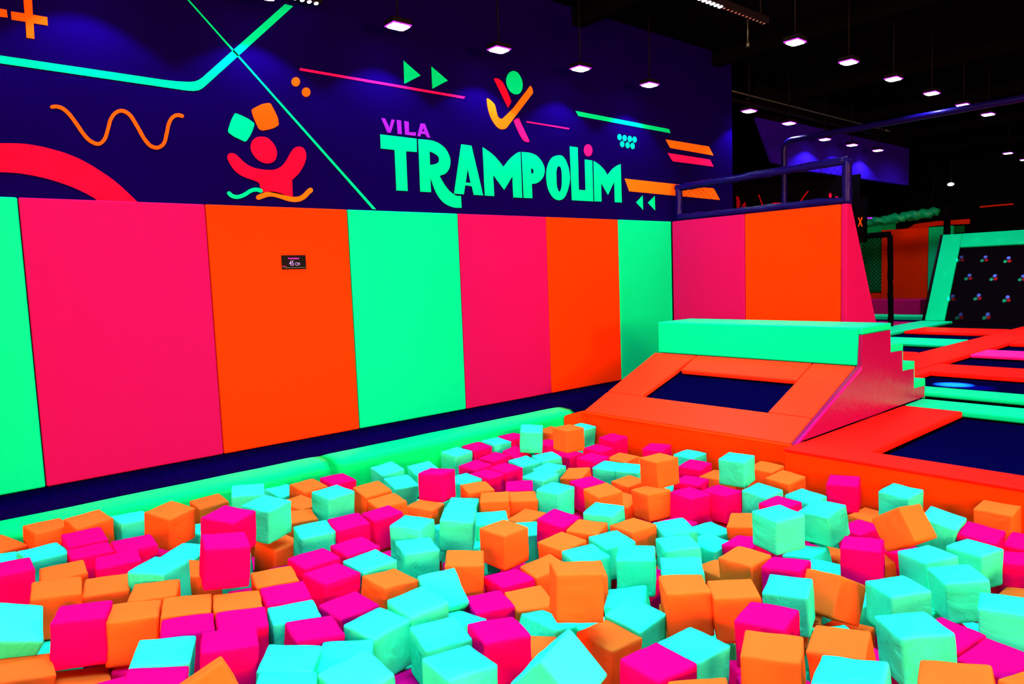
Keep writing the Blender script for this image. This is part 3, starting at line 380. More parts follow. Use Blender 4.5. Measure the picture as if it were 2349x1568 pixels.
o = prism('pit_wall_pad', [(0.935, 4.80, -0.02), (1.03, 5.0, -0.012), (3.185, 5.0, -0.012), (3.185, 5.11, -0.012), (0.935, 5.11, -0.012)], (0, 0, -0.95), M['orange'], bevel=0.02)
tag(o, 'orange padded pit wall below the sloping trampoline', 'wall pad')
def deck_frame(name, pts, h, m, lbl, bevel=0.018, cat='trampoline pad', group='padded strips between the trampolines'):
    o = prism(name, [(x, y, 0.0) for x, y in pts], (0, 0, -h), m, None, bevel)
    tag(o, lbl, cat, group)
    return o
tag(box('pit_wall_pad', 3.19, 9.4, 4.868, 5.10, -0.97, -0.024, M['orange'], bevel=0.015), 'long orange padded wall along the right side of the foam pit', 'wall pad')
R2 = lambda x0, x1, y0, y1: [(x0, y0), (x1, y0), (x1, y1), (x0, y1)]
OR, MI, MA = M['orange_deck'], M['mint'], M['magenta']
deck_frame('frame_pad', R2(3.19, 9.4, 4.862, 5.165), .022, OR, 'red-orange strip on top of the pit wall, right of the ramp', 0.009)
deck_frame('frame_pad', R2(3.19, 3.69, 5.17, 7.08), .06, OR, 'orange strip beside the pink side of the ramp')
deck_frame('frame_pad', R2(3.19, 9.0, 7.10, 7.54), .06, MI, 'mint strip at the foot of the ramp steps')
deck_frame('frame_pad', R2(2.62, 9.0, 7.93, 8.33), .05, MI, 'mint strip right behind the one at the steps')
deck_frame('frame_pad', R2(2.43, 9.0, 9.50, 10.30), .06, OR, 'wide orange cross strip beyond the two mint strips')
deck_frame('frame_pad', R2(1.78, 2.42, 9.50, 17.7), .06, OR, 'orange strip running away lengthwise between trampoline rows')
deck_frame('frame_pad', R2(-1.2, 1.77, 9.62, 11.48), .06, OR, 'orange strip seen behind the ramp steps')
deck_frame('frame_pad', R2(-1.2, 1.77, 12.62, 13.68), .05, MI, 'far mint strip seen left of the lengthwise orange strip')
deck_frame('frame_pad', R2(0.26, 1.77, 14.95, 16.0), .06, OR, 'far orange strip before the sloping trampoline')
deck_frame('frame_pad', R2(2.43, 9.0, 11.50, 12.25), .05, MA, 'magenta strip on the right among the trampolines')
deck_frame('frame_pad', R2(2.43, 9.0, 13.35, 14.2), .06, OR, 'orange strip behind the magenta strip')
deck_frame('frame_pad', R2(-0.42, 0.24, 13.70, 17.75), .06, MI, 'mint strip leading to the foot of the sloping trampoline')
deck_frame('frame_pad', R2(2.05, 2.61, 7.55, 9.48), .06, OR, 'orange strip hidden beside the back of the steps')
def jump(x0, x1, y0, y1, lbl):
    o = box('trampoline_mat', x0, x1, y0, y1, -0.09, -0.07, M['navy_mat'], bevel=0.003, seg=1)
    tag(o, lbl, 'trampoline', 'flat navy trampoline mats')
jump(3.70, 9.0, 5.17, 7.09, 'large navy trampoline mat right of the ramp, nearest the pit')
jump(2.62, 9.0, 7.55, 7.92, 'narrow navy mat between the two near mint strips')
jump(2.62, 9.0, 8.34, 9.49, 'navy mat between mint strip and wide orange strip')
jump(2.43, 9.0, 10.31, 11.49, 'navy mat in front of the magenta strip')
jump(2.43, 9.0, 12.26, 13.34, 'navy mat behind the magenta strip')
jump(-1.2, 1.77, 11.49, 12.61, 'navy mat in front of the far mint strip')
jump(0.25, 1.77, 13.69, 14.94, 'navy mat behind the far mint strip')
jump(2.43, 9.0, 14.21, 20.0, 'farthest flat navy mat on the right')

# ------------------------------------------------------------------ ramp with steps
XR0, XR1 = 1.0, 3.18
ramp = empty('launch_ramp', (2.1, 6.3, 0.0))
tag(ramp, 'padded ramp with sloping trampoline, mint top block and steps', 'ramp')
def sl(x, s, off=0.0):     # point on the slope, s along it in metres from the foot
    L = math.hypot(1.14, 0.47); d = Vector((0, 1.14, 0.47)) / L; n = Vector((0, -0.47, 1.14)) / L
    return Vector((x, 5.035, 0.0)) + d * s + n * off
Ls = math.hypot(1.14, 0.47)
nrm = Vector((0, -0.47, 1.14)).normalized()
def slope_pad(x0, x1, s0, s1, lbl=None, taper=(0, 0)):
    pts = [sl(x0, s0, -.055), sl(x1, s0, -.055), sl(x1 + taper[1], s1, -.055), sl(x0 + taper[0], s1, -.055)]
    o = prism('frame_pad', pts, nrm * 0.055, M['orange_ramp'], ramp, 0.016, 3)
    return o
slope_pad(0.995, 3.150, 0.0, 0.375)
slope_pad(0.995, 1.43, 0.38, Ls, None, (0.0, 0.10))
slope_pad(2.765, 3.150, 0.38, Ls)
slope_pad(1.535, 2.76, 0.92, Ls)
prism('jump_mat', [sl(1.2, 0.2, -.07), sl(2.95, 0.2, -.07), sl(2.95, 1.15, -.07), sl(1.2, 1.15, -.07)], nrm * -0.012, M['navy_mat'], ramp, 0.002, 1)
prism('base', [(1.03, 5.12, -0.3), (1.03, 5.12, -0.05), (1.03, 6.25, 0.36), (1.03, 7.58, 0.0), (1.03, 7.58, -0.3)], (2.0, 0, 0), M['deck'], ramp, 0)
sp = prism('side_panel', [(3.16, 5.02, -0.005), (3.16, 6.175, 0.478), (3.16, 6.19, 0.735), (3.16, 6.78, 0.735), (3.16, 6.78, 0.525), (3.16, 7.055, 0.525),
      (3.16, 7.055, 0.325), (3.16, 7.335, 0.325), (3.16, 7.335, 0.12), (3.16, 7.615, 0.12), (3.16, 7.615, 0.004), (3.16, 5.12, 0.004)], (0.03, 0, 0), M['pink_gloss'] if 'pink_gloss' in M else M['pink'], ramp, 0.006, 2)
et = prism('edge_trim', [(3.158, 5.03, -0.004), (3.158, 6.18, 0.470), (3.158, 6.18, 0.435), (3.158, 5.10, -0.008)], (0.035, 0, 0), M['magenta'], ramp, 0.006, 2)  # magenta strip stands in for the highlight on the panel's upper edge
et['label'] = 'magenta trim along the sloping edge'
sp['label'] = 'glossy pink stepped side panel'
for xs_ in (1.0,):
    prism('side_panel', [(xs_, 5.10, -0.3), (xs_, 6.25, 0.42), (xs_, 6.78, 0.735), (xs_, 6.78, 0.52), (xs_, 7.6, 0.1), (xs_, 7.6, -0.3)], (0.025, 0, 0), M['pink'], ramp, 0.006, 2)
tb = prism('top_block', [(1.03, 6.185, 0.465), (1.03, 6.185, 0.8), (1.03, 6.785, 0.8), (1.03, 6.785, 0.725), (1.03, 6.25, 0.725), (1.03, 6.25, 0.465)], (2.128, 0, 0), M['mint'], ramp, 0.016, 4)
prism('block_end', [(3.158, 6.185, 0.737), (3.158, 6.185, 0.8), (3.158, 6.785, 0.8), (3.158, 6.785, 0.737)], (0.036, 0, 0), M['mint'], ramp, 0.012, 3)
tb['label'] = 'mint green padded block along the top'
prism('block_core', box_pts(1.06, 3.15, 6.24, 6.77, 0.0), (0, 0, 0.72), M['pink'], ramp, 0.005, 1)
for k, (ya, yb, zt) in enumerate(((6.785, 7.065, 0.595), (7.065, 7.345, 0.392), (7.345, 7.625, 0.19))):
    pts = [(1.03, ya, zt), (1.03, yb, zt), (1.03, yb, zt - 0.20), (1.03, yb - 0.012, zt - 0.20), (1.03, yb - 0.012, zt - 0.068), (1.03, ya, zt - 0.068)]
    s = prism('step', pts, (2.162, 0, 0), M['mint'], ramp, 0.005, 2)
    prism('step_core', box_pts(1.06, 3.15, ya - 0.3, yb - 0.015, -0.3), (0, 0, zt - 0.07 + 0.3), M['pink'], ramp, 0.0)

# ------------------------------------------------------------------ depth sign on the orange wall pad
sg = empty('depth_sign', (0.004, 2.56, 1.56)); tag(sg, 'small black sign reading 45 CM on the orange wall pad', 'sign')
SY0, SY1, SZ0, SZ1 = (2.457, 2.673, 1.477, 1.597)
yc = (SY0 + SY1) / 2; hh = SZ1 - SZ0
box('board', 0.001, 0.007, SY0, SY1, SZ0, SZ1, M['sign'], sg, 0.001, 1)
def T_(y, z): return on_left_wall(0.0078) @ Matrix.Translation((y, z, 0))
text_mesh('heading', 'Profundidade', hh * 0.155, M['s_mag'], T_(yc - 0.003, SZ0 + hh * 0.72), sg, 0.0006, 0.25, 0.0003)
text_mesh('number', '45', hh * 0.50, M['s_white'], T_(yc - 0.022, SZ0 + hh * 0.26), sg, 0.0006, 0, 0.0004, 0.72)
text_mesh('unit', 'CM', hh * 0.33, M['s_white'], T_(yc + 0.030, SZ0 + hh * 0.26), sg, 0.0006, 0, 0.0003, 0.72)
w_ = SY1 - SY0
flat_shape('grey_line', [[(SY0 + .003, SZ0 + hh * .2), (SY0 + w_ * .08, SZ0 + hh * .2), (SY0 + w_ * .15, SZ0 + hh * .13), (SY1 - .003, SZ0 + hh * .13), (SY1 - .003, SZ0 + hh * .10), (SY0 + w_ * .14, SZ0 + hh * .10), (SY0 + w_ * .07, SZ0 + hh * .175), (SY0 + .003, SZ0 + hh * .175)]], M['s_grey'], on_left_wall(0.0078), sg, 0.001)
flat_shape('pink_line', [[(SY0 + .003, SZ0 + hh * .26), (SY0 + w_ * .12, SZ0 + hh * .25), (SY0 + w_ * .2, SZ0 + hh * .16), (SY0 + w_ * .19, SZ0 + hh * .15), (SY0 + w_ * .11, SZ0 + hh * .23), (SY0 + .003, SZ0 + hh * .24)]], M['p_pink'], on_left_wall(0.0078), sg, 0.001)

# ------------------------------------------------------------------ foam cubes
def cube_mesh(seed, m):
    bm = bmesh.new(); rnd = random.Random(seed); h = 0.0955; N = 14; rad = 0.0085
    off = Vector((seed * 3.1, seed * 1.7, seed * 5.3))
    bmesh.ops.create_cube(bm, size=2.0)
    bmesh.ops.subdivide_edges(bm, edges=bm.edges, cuts=N - 1, use_grid_fill=True)
    wrf = rnd.choice([(1, 0), (0, 1), (1, 1)]); phase = rnd.uniform(0, 6)
    sk = [rnd.uniform(-0.03, 0.03) for _ in range(6)]
    for v in bm.verts:
        p = v.co.copy()
        # denser towards the edges so they can be rounded
        q = Vector([math.copysign(abs(c) ** 0.62 if abs(c) < 1 else 1.0, c) for c in p])
        q = q * h
        core = Vector([max(-(h - rad), min(h - rad, c)) for c in q])
        d = q - core
        if d.length > 1e-6: q = core + d.normalized() * rad
        u = q / h
        n = Vector([(abs(c) > .9) * math.copysign(1, c) for c in u]); 
        # slight cushion and creases
        inside = 1
        for c in u:
            if abs(c) < .9: inside *= (1 - (abs(c) / .9) ** 2)
        if n.length > 0 and n.length < 1.1:
            puff = 0.0025 * inside
            cr = 0.0050 * math.sin(14 * (u.z * 1.0 + wrf[0] * u.x * .5 - wrf[1] * u.y * .6) + phase) * max(0, noise.noise(u * 1.4 + off)) * (abs(n.z) < .5)
            q += n * (puff + cr)
        q += Vector([noise.noise(u * 1.1 + off + Vector((k * 9, 0, 0))) for k in range(3)]) * 0.0040
        q.x += sk[0] * q.y * 0.8 + sk[1] * q.z; q.y += sk[2] * q.z; q.z += sk[3] * q.x * .6 + sk[4] * q.y * .6
        v.co = q
    me = bpy.data.meshes.new('foam_cube'); bmesh.ops.recalc_face_normals(bm, faces=bm.faces); bm.to_mesh(me); bm.free()
    me.materials.append(m)
    for p in me.polygons: p.use_smooth = True
    return me
VAR = 5
CM = {c: [cube_mesh(i * 3 + ord(c), M['cube_' + c]) for i in range(VAR)] for c in 'OMW'}
def pose(x, y, z, a, tx, ty):
    v = Vector((tx, ty, 0)); q = Quaternion(v.normalized(), v.length) if v.length > 1e-6 else Quaternion()
    return Matrix.Translation((x, y, z)) @ Matrix.Rotation(a, 4, 'Z') @ q.to_matrix().to_4x4()
rot4 = [Matrix.Rotation(k * math.pi / 2, 4, 'Z') for k in range(4)]
CUBES = [
('O', 1.053, 0.275, -0.103, 0.711, -0.185, 0.291, "cropped orange foam cube, green edge pad behind it, far left of pit's middle"),
('O', 1.056, 0.52, -0.07, 0.214, -0.042, 0.043, "orange foam cube, rightmost of the orange ones, far left of pit's middle"),
('O', 1.217, 0.702, -0.035, 0.17, 0.034, 0.106, "orange foam cube, aqua to its right, far left of pit's rear part"),
('M', 1.413, 0.643, -0.075, 0.047, -0.042, 0.137, "pink foam cube, orange to its right, far left of pit's middle"),
('M', 1.664, 0.625, -0.081, -0.036, -0.042, -0.014, "pink foam cube, pink to its right, far left of pit's middle"),
('M', 1.741, 0.815, -0.073, -0.052, -0.02, 0.045, "pink foam cube, aqua behind it, far left of pit's middle"),
('M', 1.967, 0.692, -0.06, -0.162, -0.013, -0.043, "pink foam cube, pink to its left, far left of pit's middle"),
('W', 1.434, 0.444, -0.1, 0.188, -0.068, 0.086, "aqua foam cube, second from left of the aqua ones, far left of pit's middle"),
('W', 1.277, 0.284, -0.132, 0.383, -0.228, 0.076, "cropped aqua foam cube, orange to its left, far left of pit's middle"),
('M', 1.788, 0.268, -0.029, 0.02, -0.058, 0.01, "cropped pink foam cube, aqua to its left, far left of pit's front half"),
('O', 1.848, 0.478, -0.087, -0.072, -0.048, 0.055, "orange foam cube, aqua behind it, far left of pit's front half"),
('W', 2.252, 0.811, -0.045, 0.652, -0.019, 0.027, "aqua foam cube, orange to its right, left of pit's front half"),
('W', 1.927, 1.03, -0.126, 0.689, 0.003, 0.032, "aqua foam cube, orange behind it, left of pit's middle"),
('O', 2.159, 0.982, -0.137, 0.673, -0.001, 0.013, "orange foam cube, aqua to its left, left of pit's front half"),
('M', 2.587, 1.008, 0.11, -0.202, -0.124, 0.049, "raised pink foam cube, pink behind it, left of pit's middle"),
('M', 2.167, 1.171, 0.094, 0.595, 0.009, 0.118, "raised pink foam cube, aqua to its right, left of pit's rear part"),
('O', 1.452, 1.071, -0.021, 0.488, 0.043, 0.149, "raised orange foam cube, green edge pad behind it, left of pit's middle"),
('O', 1.048, 1.417, -0.14, 0.046, 0.036, 0.087, "orange foam cube, orange to its left, left of pit's rear part"),
('W', 1.212, 0.921, -0.086, 0.15, -0.08, 0.015, "aqua foam cube, orange to its right, far left of pit's middle"),
('W', 1.248, 1.317, -0.244, 0.202, -0.098, 0.051, "aqua foam cube, orange to its left, left of pit's middle"),
('O', 2.197, 0.399, -0.039, -0.148, -0.097, 0.049, "orange foam cube, aqua to its left, far left of pit's front half"),
('O', 2.153, 0.607, -0.103, -0.255, -0.041, 0.066, "orange foam cube, pink behind it, far left of pit's front half"),
('O', 2.457, 0.736, -0.075, -0.366, -0.035, -0.002, "orange foam cube, aqua to its right, left of pit's front half"),
('M', 2.574, 0.439, -0.034, -0.309, -0.081, -0.04, "pink foam cube, orange to its right, far left of pit's nearest edge"),
('O', 2.616, 0.617, -0.077, -0.322, -0.075, -0.017, "orange foam cube, pink to its left, far left of pit's nearest edge"),
('O', 2.718, 0.794, -0.075, -0.326, -0.084, 0.051, "orange foam cube, second from left of the orange ones, left of pit's front half"),
('O', 2.803, 0.973, -0.09, -0.293, -0.099, -0.019, "orange foam cube, fifth from left of the orange ones, left of pit's front half"),
('M', 2.919, 0.735, -0.074, -0.277, -0.091, -0.016, "pink foam cube, aqua to its left, left of pit's nearest edge"),
('M', 2.991, 0.925, -0.088, -0.295, -0.071, -0.0, "pink foam cube, pink to its left, left of pit's nearest edge"),
('M', 3.276, 0.781, -0.014, -0.294, -0.083, -0.07, "cut-off pink foam cube, pink behind it, left of pit's nearest edge"),
('W', 2.473, 0.196, -0.005, -0.035, -0.41, 0.49, "cropped aqua foam cube, orange to its right, far left of pit's nearest edge"),
('O', 2.644, 0.209, -0.148, -0.02, -0.229, 0.062, "cut-off orange foam cube, aqua to its left, far left of pit's nearest edge"),
('O', 2.659, 0.396, -0.265, -0.085, -0.199, -0.042, "cut-off orange foam cube, orange to its left, far left of pit's nearest edge"),
('W', 3.171, 0.585, -0.021, -0.401, -0.115, 0.019, "raised aqua foam cube, orange to its left, left of pit's nearest edge"),
('M', 3.345, 0.509, -0.027, -0.389, -0.149, -0.064, "cut-off pink foam cube, aqua behind it, left of pit's nearest edge"),
('O', 3.583, 0.615, 0.049, -1.774, 0.375, 0.369, "cut-off orange foam cube, pink to its right, left of pit's nearest edge"),
('M', 1.286, 1.089, -0.324, 0.409, -0.04, 0.124, "half-buried pink foam cube, aqua to its right, left of pit's middle"),
('W', 1.441, 1.534, -0.009, -0.363, -0.04, 0.091, "aqua foam cube, leftmost of the aqua ones, left of pit's rear part"),
('W', 1.957, 1.448, 0.04, 0.486, 0.03, 0.09, "raised aqua foam cube, pink to its left, left of pit's rear part"),
('W', 1.041, 1.914, -0.185, 0.243, -0.071, 0.154, "aqua foam cube, orange to its right, left of pit's rear part"),
('O', 1.222, 2.026, -0.134, 0.15, 0.013, 0.121, "orange foam cube, green edge pad behind it, centre left of pit's rear part"),
('M', 1.181, 2.264, -0.148, 0.065, -0.062, 0.103, "pink foam cube, green edge pad behind it, centre left of pit's rear part"),
('W', 1.755, 1.948, -0.051, 0.133, 0.01, 0.074, "raised aqua foam cube, orange to its right, centre left of pit's rear part"),
('O', 1.457, 1.852, -0.162, 0.386, -0.055, 0.177, "orange foam cube, aqua to its right, orange behind it, centre left of pit's rear part"),
('O', 1.714, 1.737, -0.165, -0.237, -0.044, 0.085, "orange foam cube, aqua to its left, aqua in front, centre left of pit's rear part"),
('O', 1.737, 2.238, -0.097, -0.045, 0.061, 0.169, "orange foam cube, fourth from left of the orange ones, centre left of pit's rear part"),
('O', 1.951, 2.225, -0.129, -0.127, 0.061, 0.038, "orange foam cube, orange to its left, centre left of pit's rear part"),
('W', 1.169, 2.685, -0.158, -0.02, 0.045, 0.146, "aqua foam cube, aqua in front, centre left of pit's back end"),
('W', 1.28, 2.937, -0.184, -0.175, 0.066, 0.166, "aqua foam cube, pink to its right, centre left of pit's back end"),
('W', 1.477, 2.601, -0.18, -0.065, -0.051, 0.229, "aqua foam cube, aqua behind it, centre left of pit's rear part"),
('M', 1.865, 2.664, -0.054, 0.49, -0.068, -0.017, "raised pink foam cube, aqua to its right, centre left of pit's rear part"),
('O', 1.971, 2.481, -0.22, 0.51, -0.07, 0.083, "orange foam cube, pink behind it, centre left of pit's rear part"),
('M', 2.186, 1.828, -0.108, -0.164, -0.0, 0.059, "pink foam cube, pink to its right, centre left of pit's middle"),
('M', 2.127, 2.083, -0.137, -0.065, 0.053, 0.001, "pink foam cube, pink to its left, centre left of pit's middle"),
('W', 2.122, 1.645, -0.122, -0.179, -0.007, 0.077, "aqua foam cube, pink to its right, centre left of pit's middle"),
('W', 2.513, 2.05, -0.092, 0.551, -0.016, 0.035, "aqua foam cube, pink to its left, centre left of pit's middle"),
('W', 2.713, 1.945, -0.141, -0.311, -0.062, 0.035, "aqua foam cube, aqua behind it, centre left of pit's middle"),
('W', 2.124, 2.679, -0.219, 0.726, 0.097, 0.032, "aqua foam cube, orange to its right, aqua in front, centre of pit's rear part"),
('W', 2.58, 2.313, -0.098, 0.805, 0.066, 0.084, "raised aqua foam cube, aqua behind it, centre of pit's middle"),
('W', 2.359, 2.422, -0.263, 0.146, -0.092, 0.134, "half-buried aqua foam cube, aqua to its left, centre left of pit's middle"),
('W', 2.572, 2.355, -0.297, 0.224, -0.023, -0.04, "aqua foam cube, second from left of the aqua ones, centre of pit's middle"),
('O', 3.017, 2.028, -0.149, -0.668, -0.057, 0.018, "orange foam cube, aqua to its left, centre of pit's front half"),
('M', 2.589, 1.43, -0.093, 0.011, 0.021, 0.005, "pink foam cube, leftmost of the pink ones, centre left of pit's middle"),
('M', 2.548, 1.674, -0.113, 0.035, -0.02, 0.026, "pink foam cube, third from left of the pink ones, centre left of pit's middle"),
('W', 2.78, 1.635, -0.11, 0.051, 0.047, 0.034, "aqua foam cube, pink behind it, centre left of pit's middle"),
('M', 2.802, 1.41, -0.103, 0.142, -0.048, 0.019, "pink foam cube, pink in front, centre left of pit's front half"),
('O', 2.604, 1.222, -0.118, -0.226, -0.026, 0.022, "orange foam cube, pink to its right, orange behind it, left of pit's front half"),
('O', 3.018, 1.591, -0.119, 0.101, -0.143, 0.028, "orange foam cube, aqua behind it, centre left of pit's front half"),
('M', 2.845, 1.172, -0.105, -0.239, -0.035, 0.017, "pink foam cube, orange to its left, left of pit's front half"),
('W', 3.027, 1.127, -0.115, -0.239, -0.039, -0.021, "aqua foam cube, pink to its right, left of pit's front half"),
('M', 3.094, 1.346, -0.138, 0.055, -0.001, 0.034, "pink foam cube, aqua to its right, centre left of pit's front half"),
('M', 3.255, 1.109, -0.1, -0.194, -0.113, -0.019, "pink foam cube, aqua behind it, centre left of pit's nearest edge"),
('W', 3.364, 1.337, -0.114, 0.193, -0.013, -0.001, "aqua foam cube, third from left of the aqua ones, centre left of pit's nearest edge"),
('W', 3.345, 1.54, -0.098, 0.003, 0.01, 0.046, "aqua foam cube, orange to its left, centre left of pit's front half"),
('W', 3.128, 1.789, -0.161, -0.171, -0.033, 0.67, "tipped aqua foam cube, aqua to its left, centre of pit's front half"),
('W', 3.617, 1.467, -0.111, -0.22, -0.021, 0.055, "cut-off aqua foam cube, rightmost of the aqua ones, centre left of pit's nearest edge"),
('W', 3.447, 0.93, -0.072, -0.615, -0.108, -0.017, "cut-off aqua foam cube, aqua to its right, left of pit's nearest edge"),
('W', 3.483, 1.132, -0.121, -0.577, -0.043, 0.054, "cut-off aqua foam cube, leftmost of the aqua ones, centre left of pit's nearest edge"),
('W', 3.625, 0.833, -0.06, -0.494, -0.126, -0.131, "cut-off aqua foam cube, pink to its left, left of pit's nearest edge"),
('W', 3.712, 1.063, -0.067, 0.013, 0.098, 0.096, "cut-off aqua foam cube, second from left of aqua ones, centre left of pit's nearest edge"),
('M', 3.533, 1.401, -0.307, -0.061, -0.113, -0.111, "cut-off pink foam cube, aqua to its left, centre left of pit's nearest edge"),
('M', 1.621, 1.492, -0.414, 0.006, -0.15, 0.056, "half-buried pink foam cube, pink to its left, orange to its right, left of pit's middle"),
('O', 1.926, 1.513, -0.211, 0.221, -0.023, 0.068, "orange foam cube, aqua behind it, left of pit's middle"),
('W', 3.345, 1.735, -0.256, 0.081, -0.131, -0.081, "aqua foam cube, second from left of the aqua ones, centre of pit's front half"),
('W', 3.928, 1.33, -0.052, -0.104, -0.054, -0.044, "cut-off aqua foam cube, aqua to its left, centre of pit's nearest edge"),
('O', 2.937, 2.36, -0.099, 0.099, -0.001, 0.044, "raised orange foam cube, aqua to its right, centre of pit's middle"),
('W', 2.547, 2.588, -0.193, -0.618, 0.032, 0.071, "aqua foam cube, aqua to its left, centre of pit's rear part"),
('O', 2.443, 2.975, -0.305, 0.116, 0.131, -0.059, "orange foam cube, pink to its right, centre of pit's rear part"),
('W', 2.619, 2.799, -0.298, -0.348, -0.106, 0.116, "aqua foam cube, orange to its left, centre of pit's middle"),
('M', 2.845, 2.857, -0.192, 0.236, 0.053, 0.101, "pink foam cube, orange in front, centre of pit's middle"),
('O', 3.045, 2.893, -0.207, 0.377, 0.018, 0.001, "orange foam cube, pink to its left, centre right of pit's middle"),
('W', 3.005, 3.092, -0.161, 0.305, 0.046, -0.013, "aqua foam cube, orange to its right, centre right of pit's rear part"),
('O', 3.091, 2.649, -0.212, 0.025, 0.049, 0.008, "orange foam cube, pink behind it, centre of pit's middle"),
('W', 3.265, 2.858, -0.215, -0.285, 0.003, 0.019, "aqua foam cube, second from left of the aqua ones, centre right of pit's middle"),
('W', 3.301, 2.612, -0.217, -0.311, 0.035, 0.019, "aqua foam cube, aqua to its right, orange in front, centre right of pit's middle"),
('O', 3.209, 2.409, -0.246, -0.271, 0.156, -0.047, "orange foam cube, orange to its right, centre of pit's front half"),
('M', 3.191, 2.178, -0.246, -0.179, -0.015, -0.041, "pink foam cube, orange in front, centre of pit's front half"),
('M', 2.981, 2.128, -0.339, -0.18, -0.052, -0.004, "half-buried pink foam cube, orange to its left, centre of pit's front half"),
('M', 3.298, 1.956, -0.26, -0.338, -0.013, 0.012, "pink foam cube, orange to its right, pink in front, centre of pit's front half"),
('O', 3.393, 2.124, -0.266, -0.412, 0.004, 0.058, "orange foam cube, pink to its left, centre of pit's front half"),
('O', 3.865, 1.965, 0.064, -0.616, -0.039, -0.135, "raised orange foam cube, aqua behind it, centre of pit's front half"),
('O', 3.449, 2.456, -0.21, -0.664, 0.006, 0.014, "orange foam cube, aqua to its right, centre right of pit's front half"),
('M', 3.792, 1.613, -0.09, -0.325, -0.039, -0.039, "cut-off pink foam cube, aqua to its left, centre of pit's nearest edge"),
('W', 3.602, 2.022, -0.267, 0.255, -0.305, 0.159, "tipped aqua foam cube, second from left of the aqua ones, centre of pit's nearest edge"),
('O', 3.734, 1.835, -0.269, -0.959, 0.106, -0.017, "orange foam cube, pink to its left, centre of pit's nearest edge"),
('W', 4.202, 1.534, 0.009, 0.319, 0.13, 0.769, "cut-off aqua foam cube, orange to its right, centre of pit's nearest edge"),
('O', 3.936, 2.067, -0.223, 0.023, -0.066, 0.074, "cut-off orange foam cube, aqua to its left, centre right of pit's nearest edge"),
('W', 3.679, 2.506, -0.29, -0.963, 0.179, 0.021, "aqua foam cube, aqua behind it, aqua in front, centre right of pit's front half"),
('O', 3.226, 3.096, -0.209, -0.116, 0.026, -0.044, "orange foam cube, rightmost of the orange ones, centre right of pit's middle"),
('W', 3.55, 2.721, -0.175, 0.638, 0.006, -0.039, "aqua foam cube, aqua to its left, centre right of pit's front half"),
('M', 3.474, 2.866, -0.354, 0.086, 0.525, 0.034, "tipped pink foam cube, aqua to its left, centre right of pit's front half"),
('W', 3.922, 2.262, -0.203, 0.037, 0.068, 0.094, "aqua foam cube, orange to its left, centre right of pit's front half"),
('W', 3.394, 3.263, -0.216, -0.521, 0.061, 0.07, "aqua foam cube, orange to its left, centre right of pit's middle"),
('W', 3.292, 3.755, -0.39, -0.239, -0.001, 0.024, "aqua foam cube, orange to its right, aqua in front, centre right of pit's middle"),
('W', 3.49, 3.461, -0.339, -0.031, -0.0, 0.065, "aqua foam cube, seventh from left of the aqua ones, centre right of pit's middle"),
('W', 3.586, 3.031, -0.198, -0.6, 0.04, -0.002, "aqua foam cube, aqua behind it, aqua in front, centre right of pit's middle"),
('W', 3.854, 2.7, -0.144, -0.875, 0.055, 0.019, "aqua foam cube, aqua to its left, orange to its right, centre right of pit's middle"),
('O', 3.499, 3.838, -0.297, -1.145, 0.104, 0.15, "orange foam cube, aqua to its right, right of pit's middle"),
('M', 3.692, 3.527, -0.304, 0.044, 0.021, -0.142, "pink foam cube, orange in front, right of pit's middle"),
('O', 3.9, 3.171, -0.226, -0.039, 0.057, -0.042, "orange foam cube, orange in front, right of pit's middle"),
('O', 3.712, 3.21, -0.359, -0.106, -0.031, 0.014, "orange foam cube, aqua to its left, aqua behind it, centre right of pit's front half"),
('M', 4.105, 3.205, -0.219, 0.208, -0.079, -0.1, "pink foam cube, aqua in front, right of pit's front half"),
('W', 3.915, 3.466, -0.066, -0.351, 0.054, 0.021, "raised aqua foam cube, aqua to its right, right of pit's middle"),
('W', 3.883, 3.872, -0.408, -0.074, 0.072, -0.207, "aqua foam cube, aqua to its left, right of pit's middle"),
('O', 4.045, 2.453, -0.099, -0.758, 0.027, -0.008, "raised orange foam cube, orange to its right, centre right of pit's front half"),
('O', 4.224, 2.551, -0.094, -0.828, 0.081, -0.006, "raised orange foam cube, orange to its left, centre right of pit's front half"),
('W', 4.261, 2.93, -0.19, -1.236, 0.075, 0.073, "aqua foam cube, orange to its right, right of pit's front half"),
('M', 4.444, 2.424, -0.089, -1.367, 0.065, 0.034, "raised pink foam cube, orange to its left, right of pit's front half"),
('O', 4.644, 2.106, -0.018, -1.136, 0.063, -0.023, "cut-off orange foam cube, pink behind it, right of pit's nearest edge"),
('W', 4.316, 2.115, -0.136, -0.061, -0.015, 0.016, "cut-off aqua foam cube, pink to its left, centre right of pit's nearest edge"),
('M', 4.339, 1.878, -0.104, -0.105, -0.01, -0.001, "cut-off pink foam cube, orange to its left, centre right of pit's nearest edge"),
('O', 4.576, 1.8, -0.074, -0.88, 0.133, -0.246, "cut-off orange foam cube, pink to its left, centre right of pit's nearest edge"),
('M', 4.396, 2.732, -0.543, -0.306, 0.098, -0.218, "cut-off pink foam cube, orange to its left, right of pit's nearest edge"),
('M', 3.71, 4.7, -0.197, 0.311, 0.09, -0.034, "raised pink foam cube, orange wall behind it, right of pit's rear part"),
('W', 4.069, 4.703, -0.195, -0.085, 0.079, 0.028, "raised aqua foam cube, orange wall behind it, far right of pit's rear part"),
('O', 4.339, 4.02, -0.098, -0.27, -0.104, 0.947, "tipped orange foam cube, aqua to its right, far right of pit's middle"),
('O', 3.901, 4.659, -0.381, -0.162, 0.064, 0.004, "orange foam cube, orange wall behind it, right of pit's rear part"),
('O', 3.722, 4.738, -0.448, -0.264, 0.12, -0.098, "half-buried orange foam cube, aqua to its left, right of pit's rear part"),
('M', 3.942, 4.433, -0.393, -0.369, 0.126, -0.048, "pink foam cube, orange to its right, right of pit's middle"),
